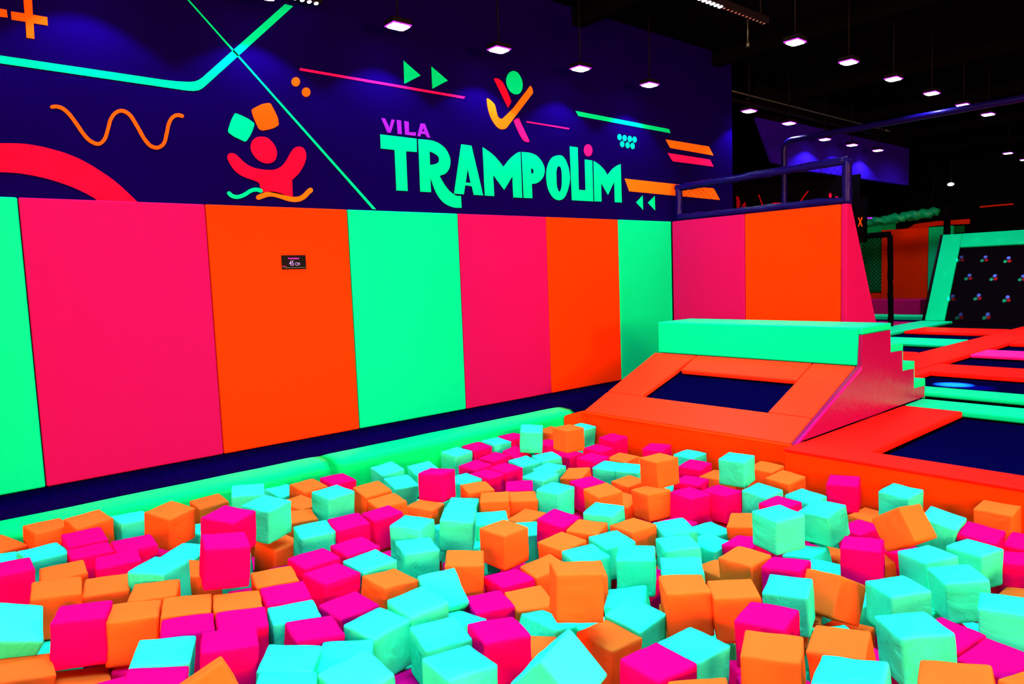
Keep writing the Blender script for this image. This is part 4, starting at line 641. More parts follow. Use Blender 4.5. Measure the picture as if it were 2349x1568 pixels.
('M', 4.271, 3.67, -0.199, 0.323, 0.021, -0.053, "pink foam cube, pink behind it, right of pit's middle"),
('W', 3.906, 4.01, -0.172, -0.099, 0.187, -0.059, "raised aqua foam cube, aqua to its left, right of pit's rear part"),
('W', 4.404, 4.369, -0.199, 0.037, 0.098, 0.164, "aqua foam cube, orange to its left, far right of pit's middle"),
('O', 4.579, 4.758, -0.203, 0.029, 0.06, -0.004, "raised orange foam cube, orange wall behind it, far right of pit's rear part"),
('M', 4.593, 4.401, -0.248, 0.045, 0.1, 0.082, "pink foam cube, aqua to its left, far right of pit's middle"),
('M', 4.767, 4.606, -0.316, 0.06, 0.139, -0.021, "cropped pink foam cube, pink to its left, far right of pit's middle"),
('W', 4.642, 4.133, -0.25, -0.248, -0.008, -0.031, "aqua foam cube, pink to its right, far right of pit's middle"),
('W', 4.526, 3.842, -0.234, -0.495, 0.073, -0.056, "aqua foam cube, leftmost of the aqua ones, far right of pit's middle"),
('W', 4.744, 3.576, -0.191, -0.859, 0.095, -0.014, "aqua foam cube, third from left of the aqua ones, far right of pit's front half"),
('M', 4.802, 4.317, -0.318, 0.162, 0.009, -0.113, "cropped pink foam cube, aqua to its left, far right of pit's front half"),
('W', 4.605, 3.245, -0.185, -0.586, 0.058, -0.034, "aqua foam cube, leftmost of the aqua ones, far right of pit's front half"),
('O', 4.875, 4.11, -0.427, -0.001, -0.042, -0.181, "cropped orange foam cube, pink to its right, far right of pit's front half"),
('W', 5.009, 3.289, -0.15, -1.329, 0.07, -0.03, "cropped aqua foam cube, orange to its right, far right of pit's front half"),
('W', 4.879, 2.681, -0.065, -0.728, 0.054, -0.063, "cut-off aqua foam cube, aqua behind it, far right of pit's nearest edge"),
('M', 4.858, 3.101, -0.257, -0.245, 0.075, -0.011, "pink foam cube, aqua to its left, far right of pit's nearest edge"),
('M', 5.056, 3.028, -0.251, -0.26, 0.213, -0.061, "cut-off pink foam cube, orange in front, far right of pit's nearest edge"),
('O', 5.152, 2.247, 0.029, -1.275, 0.158, -0.051, "cut-off orange foam cube, aqua to its left, far right of pit's nearest edge"),
('O', 4.326, 3.212, -0.224, -0.68, -0.65, 1.27, "tipped orange foam cube, aqua to its left, right of pit's front half"),
('O', 4.386, 3.243, -0.464, 0.084, -0.121, -0.075, "orange foam cube, orange behind it, right of pit's nearest edge"),
('O', 4.734, 2.422, -0.083, -1.303, 0.121, 0.091, "cut-off orange foam cube, aqua in front, right of pit's nearest edge"),
('W', 4.935, 2.056, 0.028, -1.274, 0.133, -0.04, "cut-off aqua foam cube, orange to its left, right of pit's nearest edge"),
('O', 3.893, 4.178, -0.507, -0.15, 0.05, -0.095, "orange foam cube, aqua to its left, right of pit's middle"),
('W', 4.746, 3.762, -0.529, -0.353, 0.112, -0.305, "tipped aqua foam cube, pink to its left, far right of pit's nearest edge"),
('W', 1.04, 3.427, -0.193, 0.096, 0.041, 0.084, "aqua foam cube, leftmost of the aqua ones, centre of pit's back end"),
('M', 1.018, 3.665, -0.195, 0.015, 0.03, 0.072, "pink foam cube, second from left of the pink ones, centre of pit's back end"),
('W', 1.016, 3.884, -0.19, -0.022, 0.011, 0.062, "aqua foam cube, second from left of the aqua ones, centre of pit's back end"),
('M', 1.012, 4.073, -0.181, -0.027, 0.017, 0.011, "pink foam cube, sixth from left of the pink ones, centre of pit's back end"),
('W', 1.337, 4.017, -0.053, 0.811, 0.123, 0.072, "aqua foam cube, fourth from left of the aqua ones, centre of pit's back end"),
('O', 1.012, 4.561, -0.205, 0.02, 0.05, 0.029, "orange foam cube, aqua to its left, centre of pit's back end"),
('O', 1.617, 4.189, -0.041, -0.114, 0.01, 0.011, "raised orange foam cube, aqua to its right, centre of pit's back end"),
('W', 1.115, 4.872, -0.209, 0.137, -0.004, 0.106, "aqua foam cube, orange to its left, centre right of pit's back end"),
('W', 1.137, 4.879, -0.397, -0.087, -0.001, 0.013, "half-buried aqua foam cube, orange to its left, centre of pit's back end"),
('M', 1.163, 4.381, -0.272, 0.02, 0.018, 0.017, "pink foam cube, orange to its right, centre of pit's back end"),
('M', 1.347, 4.451, -0.358, 0.067, 0.027, 0.025, "pink foam cube, aqua to its left, pink to its right, centre of pit's back end"),
('M', 1.317, 3.62, -0.228, 0.027, 0.104, -0.021, "pink foam cube, pink in front, centre of pit's back end"),
('M', 1.24, 3.905, -0.255, 0.273, 0.062, 0.389, "tipped pink foam cube, aqua in front, centre of pit's back end"),
('M', 1.456, 3.314, -0.212, 0.07, 0.05, 0.034, "pink foam cube, leftmost of the pink ones, centre of pit's back end"),
('M', 1.683, 3.241, -0.224, 0.248, -0.033, 0.095, "pink foam cube, pink behind it, centre of pit's back end"),
('M', 1.662, 3.445, -0.222, 0.146, 0.005, 0.048, "pink foam cube, pink to its left, aqua to its right, centre of pit's back end"),
('W', 1.675, 3.032, -0.218, 0.014, 0.022, 0.039, "aqua foam cube, pink to its left, centre of pit's rear part"),
('W', 1.575, 3.72, -0.24, -0.061, 0.04, 0.075, "aqua foam cube, pink to its left, pink behind it, centre of pit's back end"),
('W', 1.576, 3.974, -0.25, -0.329, 0.085, 0.064, "aqua foam cube, pink to its right, pink behind it, centre of pit's back end"),
('W', 1.897, 3.693, -0.23, 0.157, 0.059, -0.016, "aqua foam cube, seventh from left of the aqua ones, centre of pit's back end"),
('W', 2.051, 3.452, -0.21, 0.157, 0.044, 0.025, "aqua foam cube, fifth from left of the aqua ones, centre of pit's back end"),
('O', 2.082, 3.805, -0.26, 0.366, 0.194, -0.135, "orange foam cube, rightmost of the orange ones, centre of pit's back end"),
('M', 2.099, 3.2, -0.22, -0.715, 0.0, 0.088, "pink foam cube, leftmost of the pink ones, centre of pit's rear part"),
('W', 2.431, 3.234, -0.18, 0.17, 0.016, 0.007, "aqua foam cube, pink to its right, centre of pit's rear part"),
('O', 1.969, 2.927, -0.197, -0.348, 0.001, 0.049, "orange foam cube, aqua to its left, centre of pit's rear part"),
('O', 2.226, 2.876, -0.201, -0.68, -0.002, 0.038, "orange foam cube, orange to its right, centre of pit's rear part"),
('O', 2.259, 3.088, -0.241, -0.644, -0.018, 0.04, "orange foam cube, orange to its left, centre of pit's rear part"),
('M', 2.449, 3.537, -0.202, -0.256, 0.047, -0.012, "pink foam cube, aqua to its left, centre of pit's rear part"),
('W', 2.146, 4.105, -0.254, 0.217, 0.085, -0.008, "aqua foam cube, aqua to its right, centre right of pit's back end"),
('W', 2.335, 4.145, -0.245, 0.311, 0.074, 0.002, "aqua foam cube, aqua to its left, centre right of pit's back end"),
('O', 2.633, 3.492, -0.208, -0.26, 0.089, 0.062, "orange foam cube, pink to its left, centre right of pit's rear part"),
('M', 1.556, 4.824, -0.242, -0.032, 0.062, 0.041, "pink foam cube, third from left of the pink ones, centre right of pit's back end"),
('M', 1.642, 4.525, -0.274, 0.09, 0.018, 0.06, "pink foam cube, pink to its right, centre right of pit's back end"),
('M', 1.938, 4.145, -0.231, 0.028, 0.03, 0.039, "pink foam cube, pink to its left, centre right of pit's back end"),
('O', 2.077, 4.343, -0.247, 0.124, 0.05, 0.013, "orange foam cube, leftmost of the orange ones, centre right of pit's back end"),
('O', 2.109, 4.538, -0.31, 0.122, 0.058, -0.023, "half-buried orange foam cube, orange to its left, centre right of pit's back end"),
('O', 2.772, 3.925, -0.05, -0.22, 0.043, -0.027, "raised orange foam cube, pink behind it, centre right of pit's back end"),
('M', 2.093, 4.772, -0.237, 0.256, 0.084, -0.009, "pink foam cube, orange in front, centre right of pit's back end"),
('W', 2.411, 4.795, -0.249, 0.007, 0.059, 0.028, "aqua foam cube, rightmost of the aqua ones, centre right of pit's back end"),
('M', 2.585, 4.617, -0.27, 0.077, 0.073, 0.026, "pink foam cube, orange to its left, centre right of pit's back end"),
('M', 2.829, 4.214, -0.264, 0.177, 0.009, 0.015, "pink foam cube, pink in front, centre right of pit's rear part"),
('O', 2.791, 4.609, -0.314, -0.077, 0.085, -0.079, "orange foam cube, aqua to its right, centre right of pit's back end"),
('W', 3.096, 4.386, -0.08, 0.183, 0.062, 0.0, "raised aqua foam cube, orange to its right, right of pit's back end"),
('O', 3.113, 4.754, -0.219, 0.056, 0.079, 0.063, "orange foam cube, aqua to its left, right of pit's back end"),
('O', 3.331, 4.638, -0.23, -0.171, 0.135, 0.037, "orange foam cube, orange to its left, right of pit's rear part"),
('W', 3.36, 4.267, -0.237, -0.083, 0.064, 0.068, "aqua foam cube, pink to its left, right of pit's rear part"),
('W', 3.572, 4.438, -0.27, -0.125, 0.038, 0.078, "aqua foam cube, aqua in front, right of pit's rear part"),
('M', 3.553, 4.162, -0.258, -0.162, 0.08, -0.031, "pink foam cube, aqua to its left, right of pit's rear part"),
('M', 3.039, 3.906, -0.243, -0.148, -0.013, 0.048, "pink foam cube, pink to its right, centre right of pit's rear part"),
('M', 3.154, 4.109, -0.248, 0.011, -0.005, 0.016, "pink foam cube, pink to its left, centre right of pit's rear part"),
('O', 2.812, 3.784, -0.239, -0.262, 0.04, -0.05, "orange foam cube, fourth from left of the orange ones, centre right of pit's rear part"),
('O', 2.495, 3.933, -0.272, -0.123, 0.068, 0.002, "orange foam cube, aqua behind it, centre right of pit's rear part"),
('O', 2.595, 3.732, -0.336, 0.123, 0.101, 0.091, "orange foam cube, orange to its right, centre right of pit's rear part"),
('M', 3.081, 3.709, -0.387, -0.154, -0.032, -0.053, "half-buried pink foam cube, second from left of pink ones, centre right of pit's rear part"),
('M', 3.168, 4.026, -0.47, -0.012, -0.062, -0.018, "half-buried pink foam cube, fifth from left of pink ones, centre right of pit's rear part"),
('O', 5.222, 2.855, -0.228, 1.367, -0.064, 0.125, "cut-off orange foam cube, pink to its left, far right of pit's nearest edge"),
('M', 4.574, 2.229, -0.243, 0.987, 0.05, -0.044, "cut-off pink foam cube, pink to its left, right of pit's nearest edge"),
('M', 3.059, 0.391, -0.159, 1.399, 0.089, -0.001, "cut-off pink foam cube, orange to its left, far left of pit's nearest edge"),
('M', 2.285, 1.211, -0.313, 1.564, 0.094, 0.115, "half-buried pink foam cube, aqua to its left, left of pit's front half"),
('O', 1.381, 1.652, -0.335, 0.05, 0.029, 0.003, "half-buried orange foam cube, pink to its left, left of pit's middle"),
('M', 4.634, 2.872, -0.377, 1.061, 0.035, 0.027, "cut-off pink foam cube, orange to its left, far right of pit's nearest edge"),
('M', 2.455, 0.562, -0.284, 0.194, -0.037, -0.04, "half-buried pink foam cube, pink behind it, far left of pit's nearest edge"),
('W', 3.137, 3.349, -0.385, 0.882, -0.002, 0.047, "half-buried aqua foam cube, aqua to its left, centre right of pit's middle"),
('M', 2.938, 2.443, -0.369, 0.584, 0.212, -0.038, "half-buried pink foam cube, orange to its left, centre of pit's middle"),
('W', 4.554, 3.581, -0.41, 1.322, 0.041, -0.037, "half-buried aqua foam cube, aqua to its left, far right of pit's front half"),
('W', 2.358, 4.603, -0.458, 1.49, 0.038, -0.178, "half-buried aqua foam cube, orange to its left, centre right of pit's rear part"),
('O', 1.792, 2.287, -0.337, 0.737, 0.07, 0.057, "half-buried orange foam cube, aqua to its right, centre left of pit's middle"),
('W', 4.073, 3.654, -0.388, 0.172, 0.091, 0.007, "aqua foam cube, pink to its right, right of pit's middle"),
('M', 2.355, 2.019, -0.325, 1.295, 0.076, -0.052, "half-buried pink foam cube, aqua to its left, centre left of pit's middle"),
('M', 2.14, 1.496, -0.309, 1.519, 0.011, 0.057, "half-buried pink foam cube, orange to its left, left of pit's middle"),
('M', 4.197, 4.315, -0.418, 0.261, 0.065, 0.091, "pink foam cube, orange to its left, far right of pit's middle"),
('O', 4.185, 3.996, -0.396, 0.805, 0.03, -0.14, "orange foam cube, pink to its left, far right of pit's middle"),
('M', 4.38, 2.456, -0.355, 0.996, -0.07, 0.084, "cut-off pink foam cube, aqua to its left, right of pit's nearest edge"),
('W', 2.391, 2.693, -0.385, 0.693, 0.078, -0.061, "half-buried aqua foam cube, aqua to its left, centre of pit's middle"),
('W', 4.447, 3.013, -0.396, 1.169, 0.123, 0.107, "half-buried aqua foam cube, orange in front, right of pit's nearest edge"),
('M', 3.674, 3.962, -0.417, 0.195, -0.057, -0.054, "half-buried pink foam cube, orange to its left, right of pit's middle"),
('M', 4.746, 3.425, -0.401, 0.71, -0.048, 0.097, "half-buried pink foam cube, pink to its left, far right of pit's nearest edge"),
('W', 1.554, 2.809, -0.357, 1.457, -0.004, -0.028, "half-buried aqua foam cube, orange to its left, centre of pit's rear part"),
('W', 4.308, 3.465, -0.392, 1.36, 0.113, 0.057, "aqua foam cube, orange to its left, right of pit's front half"),
('W', 4.093, 2.536, -0.358, 0.932, -0.035, 0.041, "half-buried aqua foam cube, aqua to its left, centre right of pit's nearest edge"),
('W', 3.718, 4.497, -0.465, 0.94, 0.031, 0.065, "half-buried aqua foam cube, aqua to its right, right of pit's middle"),
('W', 1.842, 1.288, -0.273, 1.245, -0.043, -0.039, "half-buried aqua foam cube, pink to its left, left of pit's front half"),
('M', 2.482, 3.509, -0.421, 1.097, 0.052, -0.258, "half-buried pink foam cube, pink to its left, centre of pit's rear part"),
('M', 3.222, 3.057, -0.403, 0.029, 0.043, -0.101, "half-buried pink foam cube, aqua to its left, centre right of pit's front half"),
('O', 3.838, 2.677, -0.373, 0.682, -0.215, 0.084, "half-buried orange foam cube, aqua to its left, centre right of pit's front half"),
('W', 3.639, 2.237, -0.332, 0.186, -0.123, 0.029, "half-buried aqua foam cube, aqua to its left, centre of pit's nearest edge"),
('W', 2.329, 0.354, -0.235, 1.064, -0.071, -0.009, "aqua foam cube, aqua to its left, far left of pit's nearest edge"),
('M', 2.747, 2.198, -0.336, 1.029, -0.004, 0.051, "half-buried pink foam cube, aqua to its left, centre of pit's middle"),
('M', 2.681, 0.627, -0.285, 0.646, -0.007, 0.163, "pink foam cube, orange behind it, far left of pit's nearest edge"),
('M', 2.431, 4.027, -0.518, 1.311, -0.064, -0.172, "half-buried pink foam cube, orange to its left, centre right of pit's rear part"),
('W', 3.332, 1.581, -0.424, 0.642, -0.152, 0.074, "half-buried aqua foam cube, aqua to its left, centre left of pit's nearest edge"),
('M', 4.7, 4.442, -0.521, 1.218, 0.07, 0.039, "half-buried pink foam cube, aqua to its left, far right of pit's front half"),
('O', 2.326, 2.457, -0.468, 0.849, -0.063, -0.024, "half-buried orange foam cube, aqua to its left, centre of pit's middle"),
('M', 3.698, 4.25, -0.554, 1.415, 0.001, 0.006, "half-buried pink foam cube, aqua to its left, right of pit's middle"),
('O', 4.039, 3.524, -0.612, 0.615, -0.006, 0.078, "half-buried orange foam cube, aqua to its left, right of pit's front half"),
('O', 4.161, 3.283, -0.593, 0.544, 0.11, 0.007, "half-buried orange foam cube, orange to its left, right of pit's nearest edge"),
('O', 1.672, 1.116, -0.487, 1.444, -0.124, 0.103, "half-buried orange foam cube, orange to its left, left of pit's front half"),
('W', 4.275, 3.008, -0.596, 1.478, -0.143, 0.104, "half-buried aqua foam cube, orange to its left, right of pit's nearest edge"),
('O', 2.537, 4.391, -0.653, 0.186, 0.021, -0.174, "half-buried orange foam cube, orange to its left, centre right of pit's rear part"),
('M', 4.467, 3.564, -0.593, 1.221, 0.058, -0.004, "half-buried pink foam cube, orange to its left, right of pit's nearest edge"),
('W', 2.205, 2.767, -0.689, 1.155, -0.158, -0.19, "half-buried aqua foam cube, aqua to its left, centre of pit's front half")]
protos = {}
for i, (c, x, y, z, a, tx, ty, lb) in enumerate(CUBES):
    v = (i * 7) % VAR
    key = (c, v)
    if key not in protos:
        o = bpy.data.objects.new('foam_cube', CM[c][v]); protos[key] = o
    else:
        o = protos[key].copy()
    COL.objects.link(o)
    o.matrix_world = pose(x, y, z, a, tx, ty) @ rot4[(i * 5) % 4]
    tag(o, lb, 'foam cube', 'foam cubes filling the pit')
# everything deeper down, hidden under the counted cubes
bm = bmesh.new(); mats = [M['cube_O'], M['cube_M'], M['cube_W']]
for c, x, y, z, a, tx, ty in [
('W',1.029,0.95,-0.261,0.207,-0.047,0.048),
('W',2.269,0.295,-0.456,0.145,-0.308,0.045),
('M',1.193,2.852,-0.389,0.267,-0.042,0.1),
('M',1.754,2.615,-0.354,-0.035,0.028,0.063),
('M',2.861,1.261,-0.551,0.114,-0.297,-0.002),
('M',2.64,1.023,-0.552,0.412,-0.234,0.069),
('O',3.444,3.02,-0.531,-0.034,0.101,-0.16),
('M',3.425,3.55,-0.534,-0.422,0.055,-0.126),
('M',3.374,3.78,-0.575,-0.224,0.005,-0.112),
('W',4.397,4.494,-0.383,-0.047,0.098,0.014),
('W',5.007,3.466,-0.336,-1.419,0.086,0.021),
('W',4.245,3.834,-0.595,-0.337,0.122,-0.215),
('M',4.693,3.27,-0.641,-0.506,0.081,-0.336),
('O',3.145,-0.074,-0.102,1.52,-0.119,-0.071),
('O',5.324,3.371,-0.214,0.178,-0.046,0.026),
('O',2.602,-0.178,-0.112,1.199,0.004,-0.005),
('M',5.471,3.627,-0.233,0.621,0.019,-0.023),
('M',5.478,2.35,-0.198,0.609,-0.031,-0.1),
('M',3.066,0.15,-0.079,1.194,-0.143,-0.021),
('M',5.378,4.408,-0.306,0.194,-0.124,0.137),
('O',5.196,4.152,-0.243,0.282,0.005,-0.152),
('W',4.417,1.449,-0.149,1.001,-0.008,-0.101),
('O',1.758,-0.268,-0.072,1.184,0.111,0.038),
('M',4.98,1.843,-0.165,0.232,0.02,-0.082),
('O',2.912,-0.061,-0.06,1.143,-0.013,-0.016),
('W',5.454,2.922,-0.202,0.294,0.142,-0.197),
('W',4.651,1.413,-0.128,1.322,-0.021,0.073),
('M',4.013,1.077,-0.161,1.444,0.104,-0.078),
('W',4.398,1.202,-0.162,0.835,-0.073,0.066),
('O',5.14,2.446,-0.205,0.369,0.096,-0.082),
('W',5.231,3.784,-0.245,0.341,0.067,-0.022),
('M',5.559,2.705,-0.222,1.283,0.04,0.038),
('W',3.397,0.172,-0.074,1.501,0.189,0.045),
('M',4.238,0.963,-0.103,0.806,0.1,0.047),
('O',2.034,-0.091,-0.093,0.077,0.021,-0.085),
('O',1.321,-0.23,-0.114,0.359,-0.152,-0.122),
('W',3.938,0.589,-0.112,0.145,-0.057,0.104),
('W',1.824,0.018,-0.104,0.999,0.131,-0.012),
('O',2.282,0.035,-0.094,0.455,-0.149,-0.039),
('M',1.087,-0.042,-0.088,1.087,-0.006,0.096),
('O',1.401,-0.015,-0.115,1.155,0.072,0.037),
('W',5.065,2.053,-0.203,0.11,0.001,0.056),
('O',5.007,4.599,-0.293,0.971,-0.046,-0.185),
('W',4.023,0.799,-0.103,0.199,0.019,-0.13),
('W',3.68,0.338,-0.127,0.2,-0.124,-0.25),
('W',4.935,2.232,-0.18,0.13,-0.087,0.061),
('W',5.501,3.197,-0.228,0.23,-0.0,0.061),
('W',2.241,-0.209,-0.086,0.06,-0.05,-0.092),
('W',5.426,3.919,-0.26,1.274,-0.06,0.002),
('W',4.148,1.288,-0.116,1.455,-0.013,0.089),
('W',5.048,3.963,-0.287,0.828,0.008,0.101),
('M',5.352,4.701,-0.281,0.137,-0.075,0.042),
('M',5.319,2.15,-0.174,1.001,-0.131,-0.044),
('O',5.345,2.543,-0.207,1.204,-0.091,-0.013),
('O',4.75,1.67,-0.248,1.44,0.086,0.01),
('W',4.793,1.963,-0.237,1.374,-0.07,-0.062),
('M',4.074,1.677,-0.229,0.282,-0.054,0.063),
('O',3.957,1.458,-0.248,0.795,0.105,-0.102),
('O',5.001,2.705,-0.284,0.282,0.061,0.163),
('O',4.852,2.433,-0.281,1.27,-0.059,0.076),
('W',5.412,4.179,-0.351,0.115,-0.159,0.108),
('O',5.146,4.382,-0.362,0.608,-0.038,0.142),
('W',1.59,-0.124,-0.186,1.226,-0.101,-0.084),
('M',1.171,3.397,-0.404,1.264,0.08,0.084),
('W',4.049,2.938,-0.378,0.597,0.005,0.064),
('M',3.757,1.604,-0.299,0.527,0.047,0.022),
('M',4.475,1.804,-0.3,0.438,-0.018,-0.129),
('O',1.896,4.344,-0.454,0.237,-0.043,-0.123),
('M',3.221,4.254,-0.455,1.21,-0.092,0.175),
('O',1.567,4.501,-0.458,1.488,0.018,0.034),
('W',2.606,3.198,-0.406,0.85,-0.124,0.102),
('W',2.72,0.921,-0.298,1.121,-0.0,-0.051),
('O',1.66,0.879,-0.302,0.848,-0.1,0.031),
('O',4.118,2.265,-0.343,0.11,0.105,-0.056),
('W',1.323,3.074,-0.373,1.11,0.029,-0.023),
('W',1.49,0.235,-0.26,0.222,-0.096,-0.04),
('O',3.29,4.566,-0.466,0.162,-0.066,-0.075),
('W',4.099,4.596,-0.453,1.155,0.048,0.042),
('W',3.702,0.64,-0.261,0.336,0.135,0.084),
('M',2.642,4.346,-0.456,0.96,0.083,0.055),
('W',1.414,0.868,-0.295,0.432,-0.011,0.027),
('W',2.592,1.473,-0.323,1.545,0.043,-0.102),
('M',4.145,0.87,-0.298,0.688,0.01,0.017),
('M',3.421,0.495,-0.24,1.188,0.003,0.084),
('M',1.761,0.248,-0.23,1.545,0.003,0.068),
('M',1.405,2.199,-0.325,0.426,0.007,0.024),
('M',3.215,0.846,-0.263,0.03,0.034,-0.148),
('O',1.181,4.139,-0.442,0.599,0.072,-0.087),
('M',5.17,4.665,-0.469,0.188,0.091,-0.131),
('M',1.825,4.705,-0.436,0.01,-0.169,0.016),
('O',2.423,3.284,-0.375,0.872,-0.061,0.02),
('M',2.061,0.356,-0.252,0.317,0.079,0.067),
('M',1.807,3.916,-0.422,0.389,0.178,0.052),
('W',1.887,3.42,-0.392,1.535,0.121,-0.074),
('M',2.91,3.125,-0.389,0.704,-0.076,-0.043),
('W',2.932,3.465,-0.412,0.839,-0.0,-0.015),
('M',2.403,4.285,-0.447,0.202,0.171,0.146),
('W',2.876,0.217,-0.263,0.279,-0.064,-0.091),
('M',3.012,0.647,-0.29,0.56,0.064,-0.118),
('M',3.089,4.44,-0.458,0.608,-0.063,0.037),
('M',1.162,0.549,-0.257,1.097,-0.139,-0.022),
('O',1.685,4.181,-0.42,0.038,-0.051,-0.117),
('W',1.922,1.751,-0.295,1.308,0.105,-0.101),
('O',5.276,3.504,-0.416,0.192,0.064,0.022),
('O',4.171,2.721,-0.382,0.946,-0.074,-0.064),
('M',2.026,1.989,-0.343,1.549,0.046,-0.075),
('M',1.886,0.702,-0.289,0.823,-0.025,-0.075),
('O',1.149,1.7,-0.309,0.1,0.037,0.066),
('M',3.715,1.192,-0.297,0.681,-0.133,0.006),
('M',4.343,2.131,-0.354,0.444,0.039,0.028),
('O',1.065,3.207,-0.363,1.244,-0.018,0.099),
('W',1.45,4.119,-0.435,1.459,0.044,-0.012),
('O',4.544,4.045,-0.443,0.664,-0.089,0.044),
('M',2.814,-0.253,-0.221,0.74,0.046,0.062),
('M',3.461,0.895,-0.28,1.101,0.005,0.106),
('W',2.817,1.286,-0.321,0.574,-0.027,-0.002),
('M',1.511,1.177,-0.292,0.281,0.242,-0.026),
('W',2.921,3.994,-0.437,0.692,0.09,-0.085),
('O',2.656,1.749,-0.321,1.497,0.032,0.069),
('W',2.109,2.302,-0.331,0.602,-0.052,0.047),
('W',1.367,3.743,-0.419,0.216,-0.006,-0.221),
('M',5.159,3.253,-0.395,1.319,0.085,0.015),
('O',1.702,2.003,-0.337,0.441,-0.045,-0.02),
('W',2.414,0.793,-0.269,0.562,-0.016,0.078),
('W',3.767,2.959,-0.395,0.79,-0.046,-0.121),
('M',1.127,-0.309,-0.235,1.484,-0.235,-0.102),
('M',1.065,2.322,-0.352,1.089,-0.011,0.009),
('O',1.586,3.446,-0.418,1.079,-0.014,0.014),
('O',3.172,1.431,-0.328,0.511,-0.014,0.01),
('M',4.948,3.719,-0.382,0.169,0.043,-0.083),
('M',2.995,1.087,-0.303,1.536,0.035,0.091),
('M',2.34,3.76,-0.412,1.411,0.063,-0.105),
('O',1.339,4.686,-0.446,0.996,0.0,0.126),
('M',2.13,0.695,-0.296,0.848,-0.003,0.092),
('W',3.253,1.169,-0.297,0.349,0.012,0.054),
('M',1.74,0.515,-0.286,1.033,0.146,0.073),
('W',2.118,3.515,-0.421,0.639,0.059,-0.033),
('O',2.385,1.49,-0.329,1.54,-0.194,-0.079),
('M',2.519,1.248,-0.304,1.327,0.03,-0.001),
('W',2.409,1.702,-0.32,1.415,-0.005,-0.054),
('W',1.044,3.738,-0.421,1.257,0.012,-0.021),
('W',3.721,0.936,-0.288,0.775,-0.011,0.011),
('W',1.457,0.652,-0.287,0.604,-0.144,-0.084),
('O',4.228,1.871,-0.322,0.848,0.088,-0.165),
('M',1.102,4.599,-0.449,0.719,0.029,0.147),
('O',1.542,2.378,-0.366,0.351,0.019,-0.051),
('W',2.013,4.741,-0.442,0.044,-0.137,-0.015),
('O',1.368,2.581,-0.366,0.848,0.11,-0.095),
('M',4.026,3.43,-0.37,1.503,-0.036,-0.015),
('W',2.938,1.522,-0.323,1.043,-0.074,-0.033),
('M',2.978,1.875,-0.348,1.51,0.092,-0.033),
('O',2.585,1.988,-0.347,1.49,-0.119,0.158),
('W',4.186,1.455,-0.319,1.43,-0.035,0.119),
('M',4.689,2.62,-0.373,1.423,0.031,-0.023),
('O',4.648,1.365,-0.318,0.363,-0.059,0.07),
('M',1.931,3.072,-0.393,1.314,0.121,-0.194),
('W',5.38,2.705,-0.444,0.253,-0.001,-0.144),
('O',5.454,2.303,-0.432,1.022,-0.153,0.072),
('W',5.413,3.852,-0.492,0.222,-0.098,-0.145),
('W',3.389,2.453,-0.451,0.802,-0.074,0.061),
('M',2.653,4.68,-0.533,1.097,0.065,0.141),
('W',1.349,-0.141,-0.325,1.307,-0.012,-0.064),
('W',4.921,4.583,-0.541,0.156,0.151,0.014),
('O',3.744,3.666,-0.527,1.163,0.061,-0.067),
('M',3.062,2.798,-0.47,0.789,0.122,0.147),
('O',5.377,3.003,-0.481,0.994,-0.073,-0.169),
('M',2.006,0.017,-0.364,0.076,-0.014,0.015),
('O',3.89,2.111,-0.442,0.069,0.155,-0.027),
('M',2.49,-0.079,-0.347,1.175,-0.001,0.146),
('M',3.133,0.229,-0.375,0.319,0.199,-0.051),
('W',3.989,1.051,-0.375,0.708,0.079,0.102),
('O',3.09,-0.029,-0.367,0.948,-0.102,0.051),
('W',3.731,0.409,-0.383,0.847,0.106,-0.101),
('M',1.892,0.964,-0.392,0.583,-0.045,-0.07),
('M',2.036,2.675,-0.461,1.526,-0.187,0.013),
('O',1.08,1.482,-0.401,1.234,-0.097,-0.176),
('M',4.418,4.732,-0.544,0.171,-0.16,0.073),
('O',2.108,3.951,-0.53,0.211,-0.017,-0.122),
('O',2.047,-0.284,-0.352,0.595,-0.277,-0.032),
('M',4.848,1.806,-0.442,0.364,0.079,0.065),
('W',4.609,2.164,-0.462,0.643,0.043,-0.062),
('M',5.361,3.243,-0.472,1.195,-0.026,-0.108),
('W',5.198,2.069,-0.439,1.547,0.121,-0.068),
('W',2.109,4.523,-0.542,0.55,-0.066,-0.15),
('W',1.599,3.894,-0.539,0.098,-0.048,-0.08),
('W',4.941,2.865,-0.481,1.115,0.066,0.241),
('O',1.197,0.062,-0.342,1.286,-0.051,-0.086),
('M',1.101,2.091,-0.432,1.476,0.127,0.039),
('M',3.487,0.117,-0.322,0.419,-0.114,0.114),
('O',3.004,4.685,-0.559,1.414,-0.037,-0.089),
('O',3.158,2.559,-0.46,0.711,0.097,-0.013),
('W',4.272,1.072,-0.38,0.776,0.15,0.154),
('W',4.938,2.446,-0.471,1.152,-0.036,-0.019),
('M',5.38,4.373,-0.542,0.403,0.114,-0.092),
('M',2.897,4.278,-0.555,1.344,0.066,0.087),
('M',2.168,3.148,-0.459,0.648,0.014,-0.093),
('M',2.759,2.942,-0.493,0.669,-0.11,0.058),
('M',5.089,3.996,-0.511,0.942,0.087,0.012),
('W',1.116,2.574,-0.468,0.429,-0.073,0.021),
('W',4.854,2.023,-0.441,0.408,0.108,-0.063),
('O',4.017,1.786,-0.419,0.204,0.017,0.019),
('M',4.933,3.184,-0.501,0.32,-0.035,-0.058),
('M',2.797,3.667,-0.522,0.245,0.04,-0.034),
('W',5.151,2.495,-0.443,0.018,0.153,-0.027),
('O',4.679,1.627,-0.432,1.26,0.13,-0.01),
('O',2.843,2.738,-0.483,0.408,-0.073,0.049),
('O',1.573,3.212,-0.46,0.911,-0.211,0.031),
('W',2.158,1.774,-0.419,0.313,-0.064,-0.068),
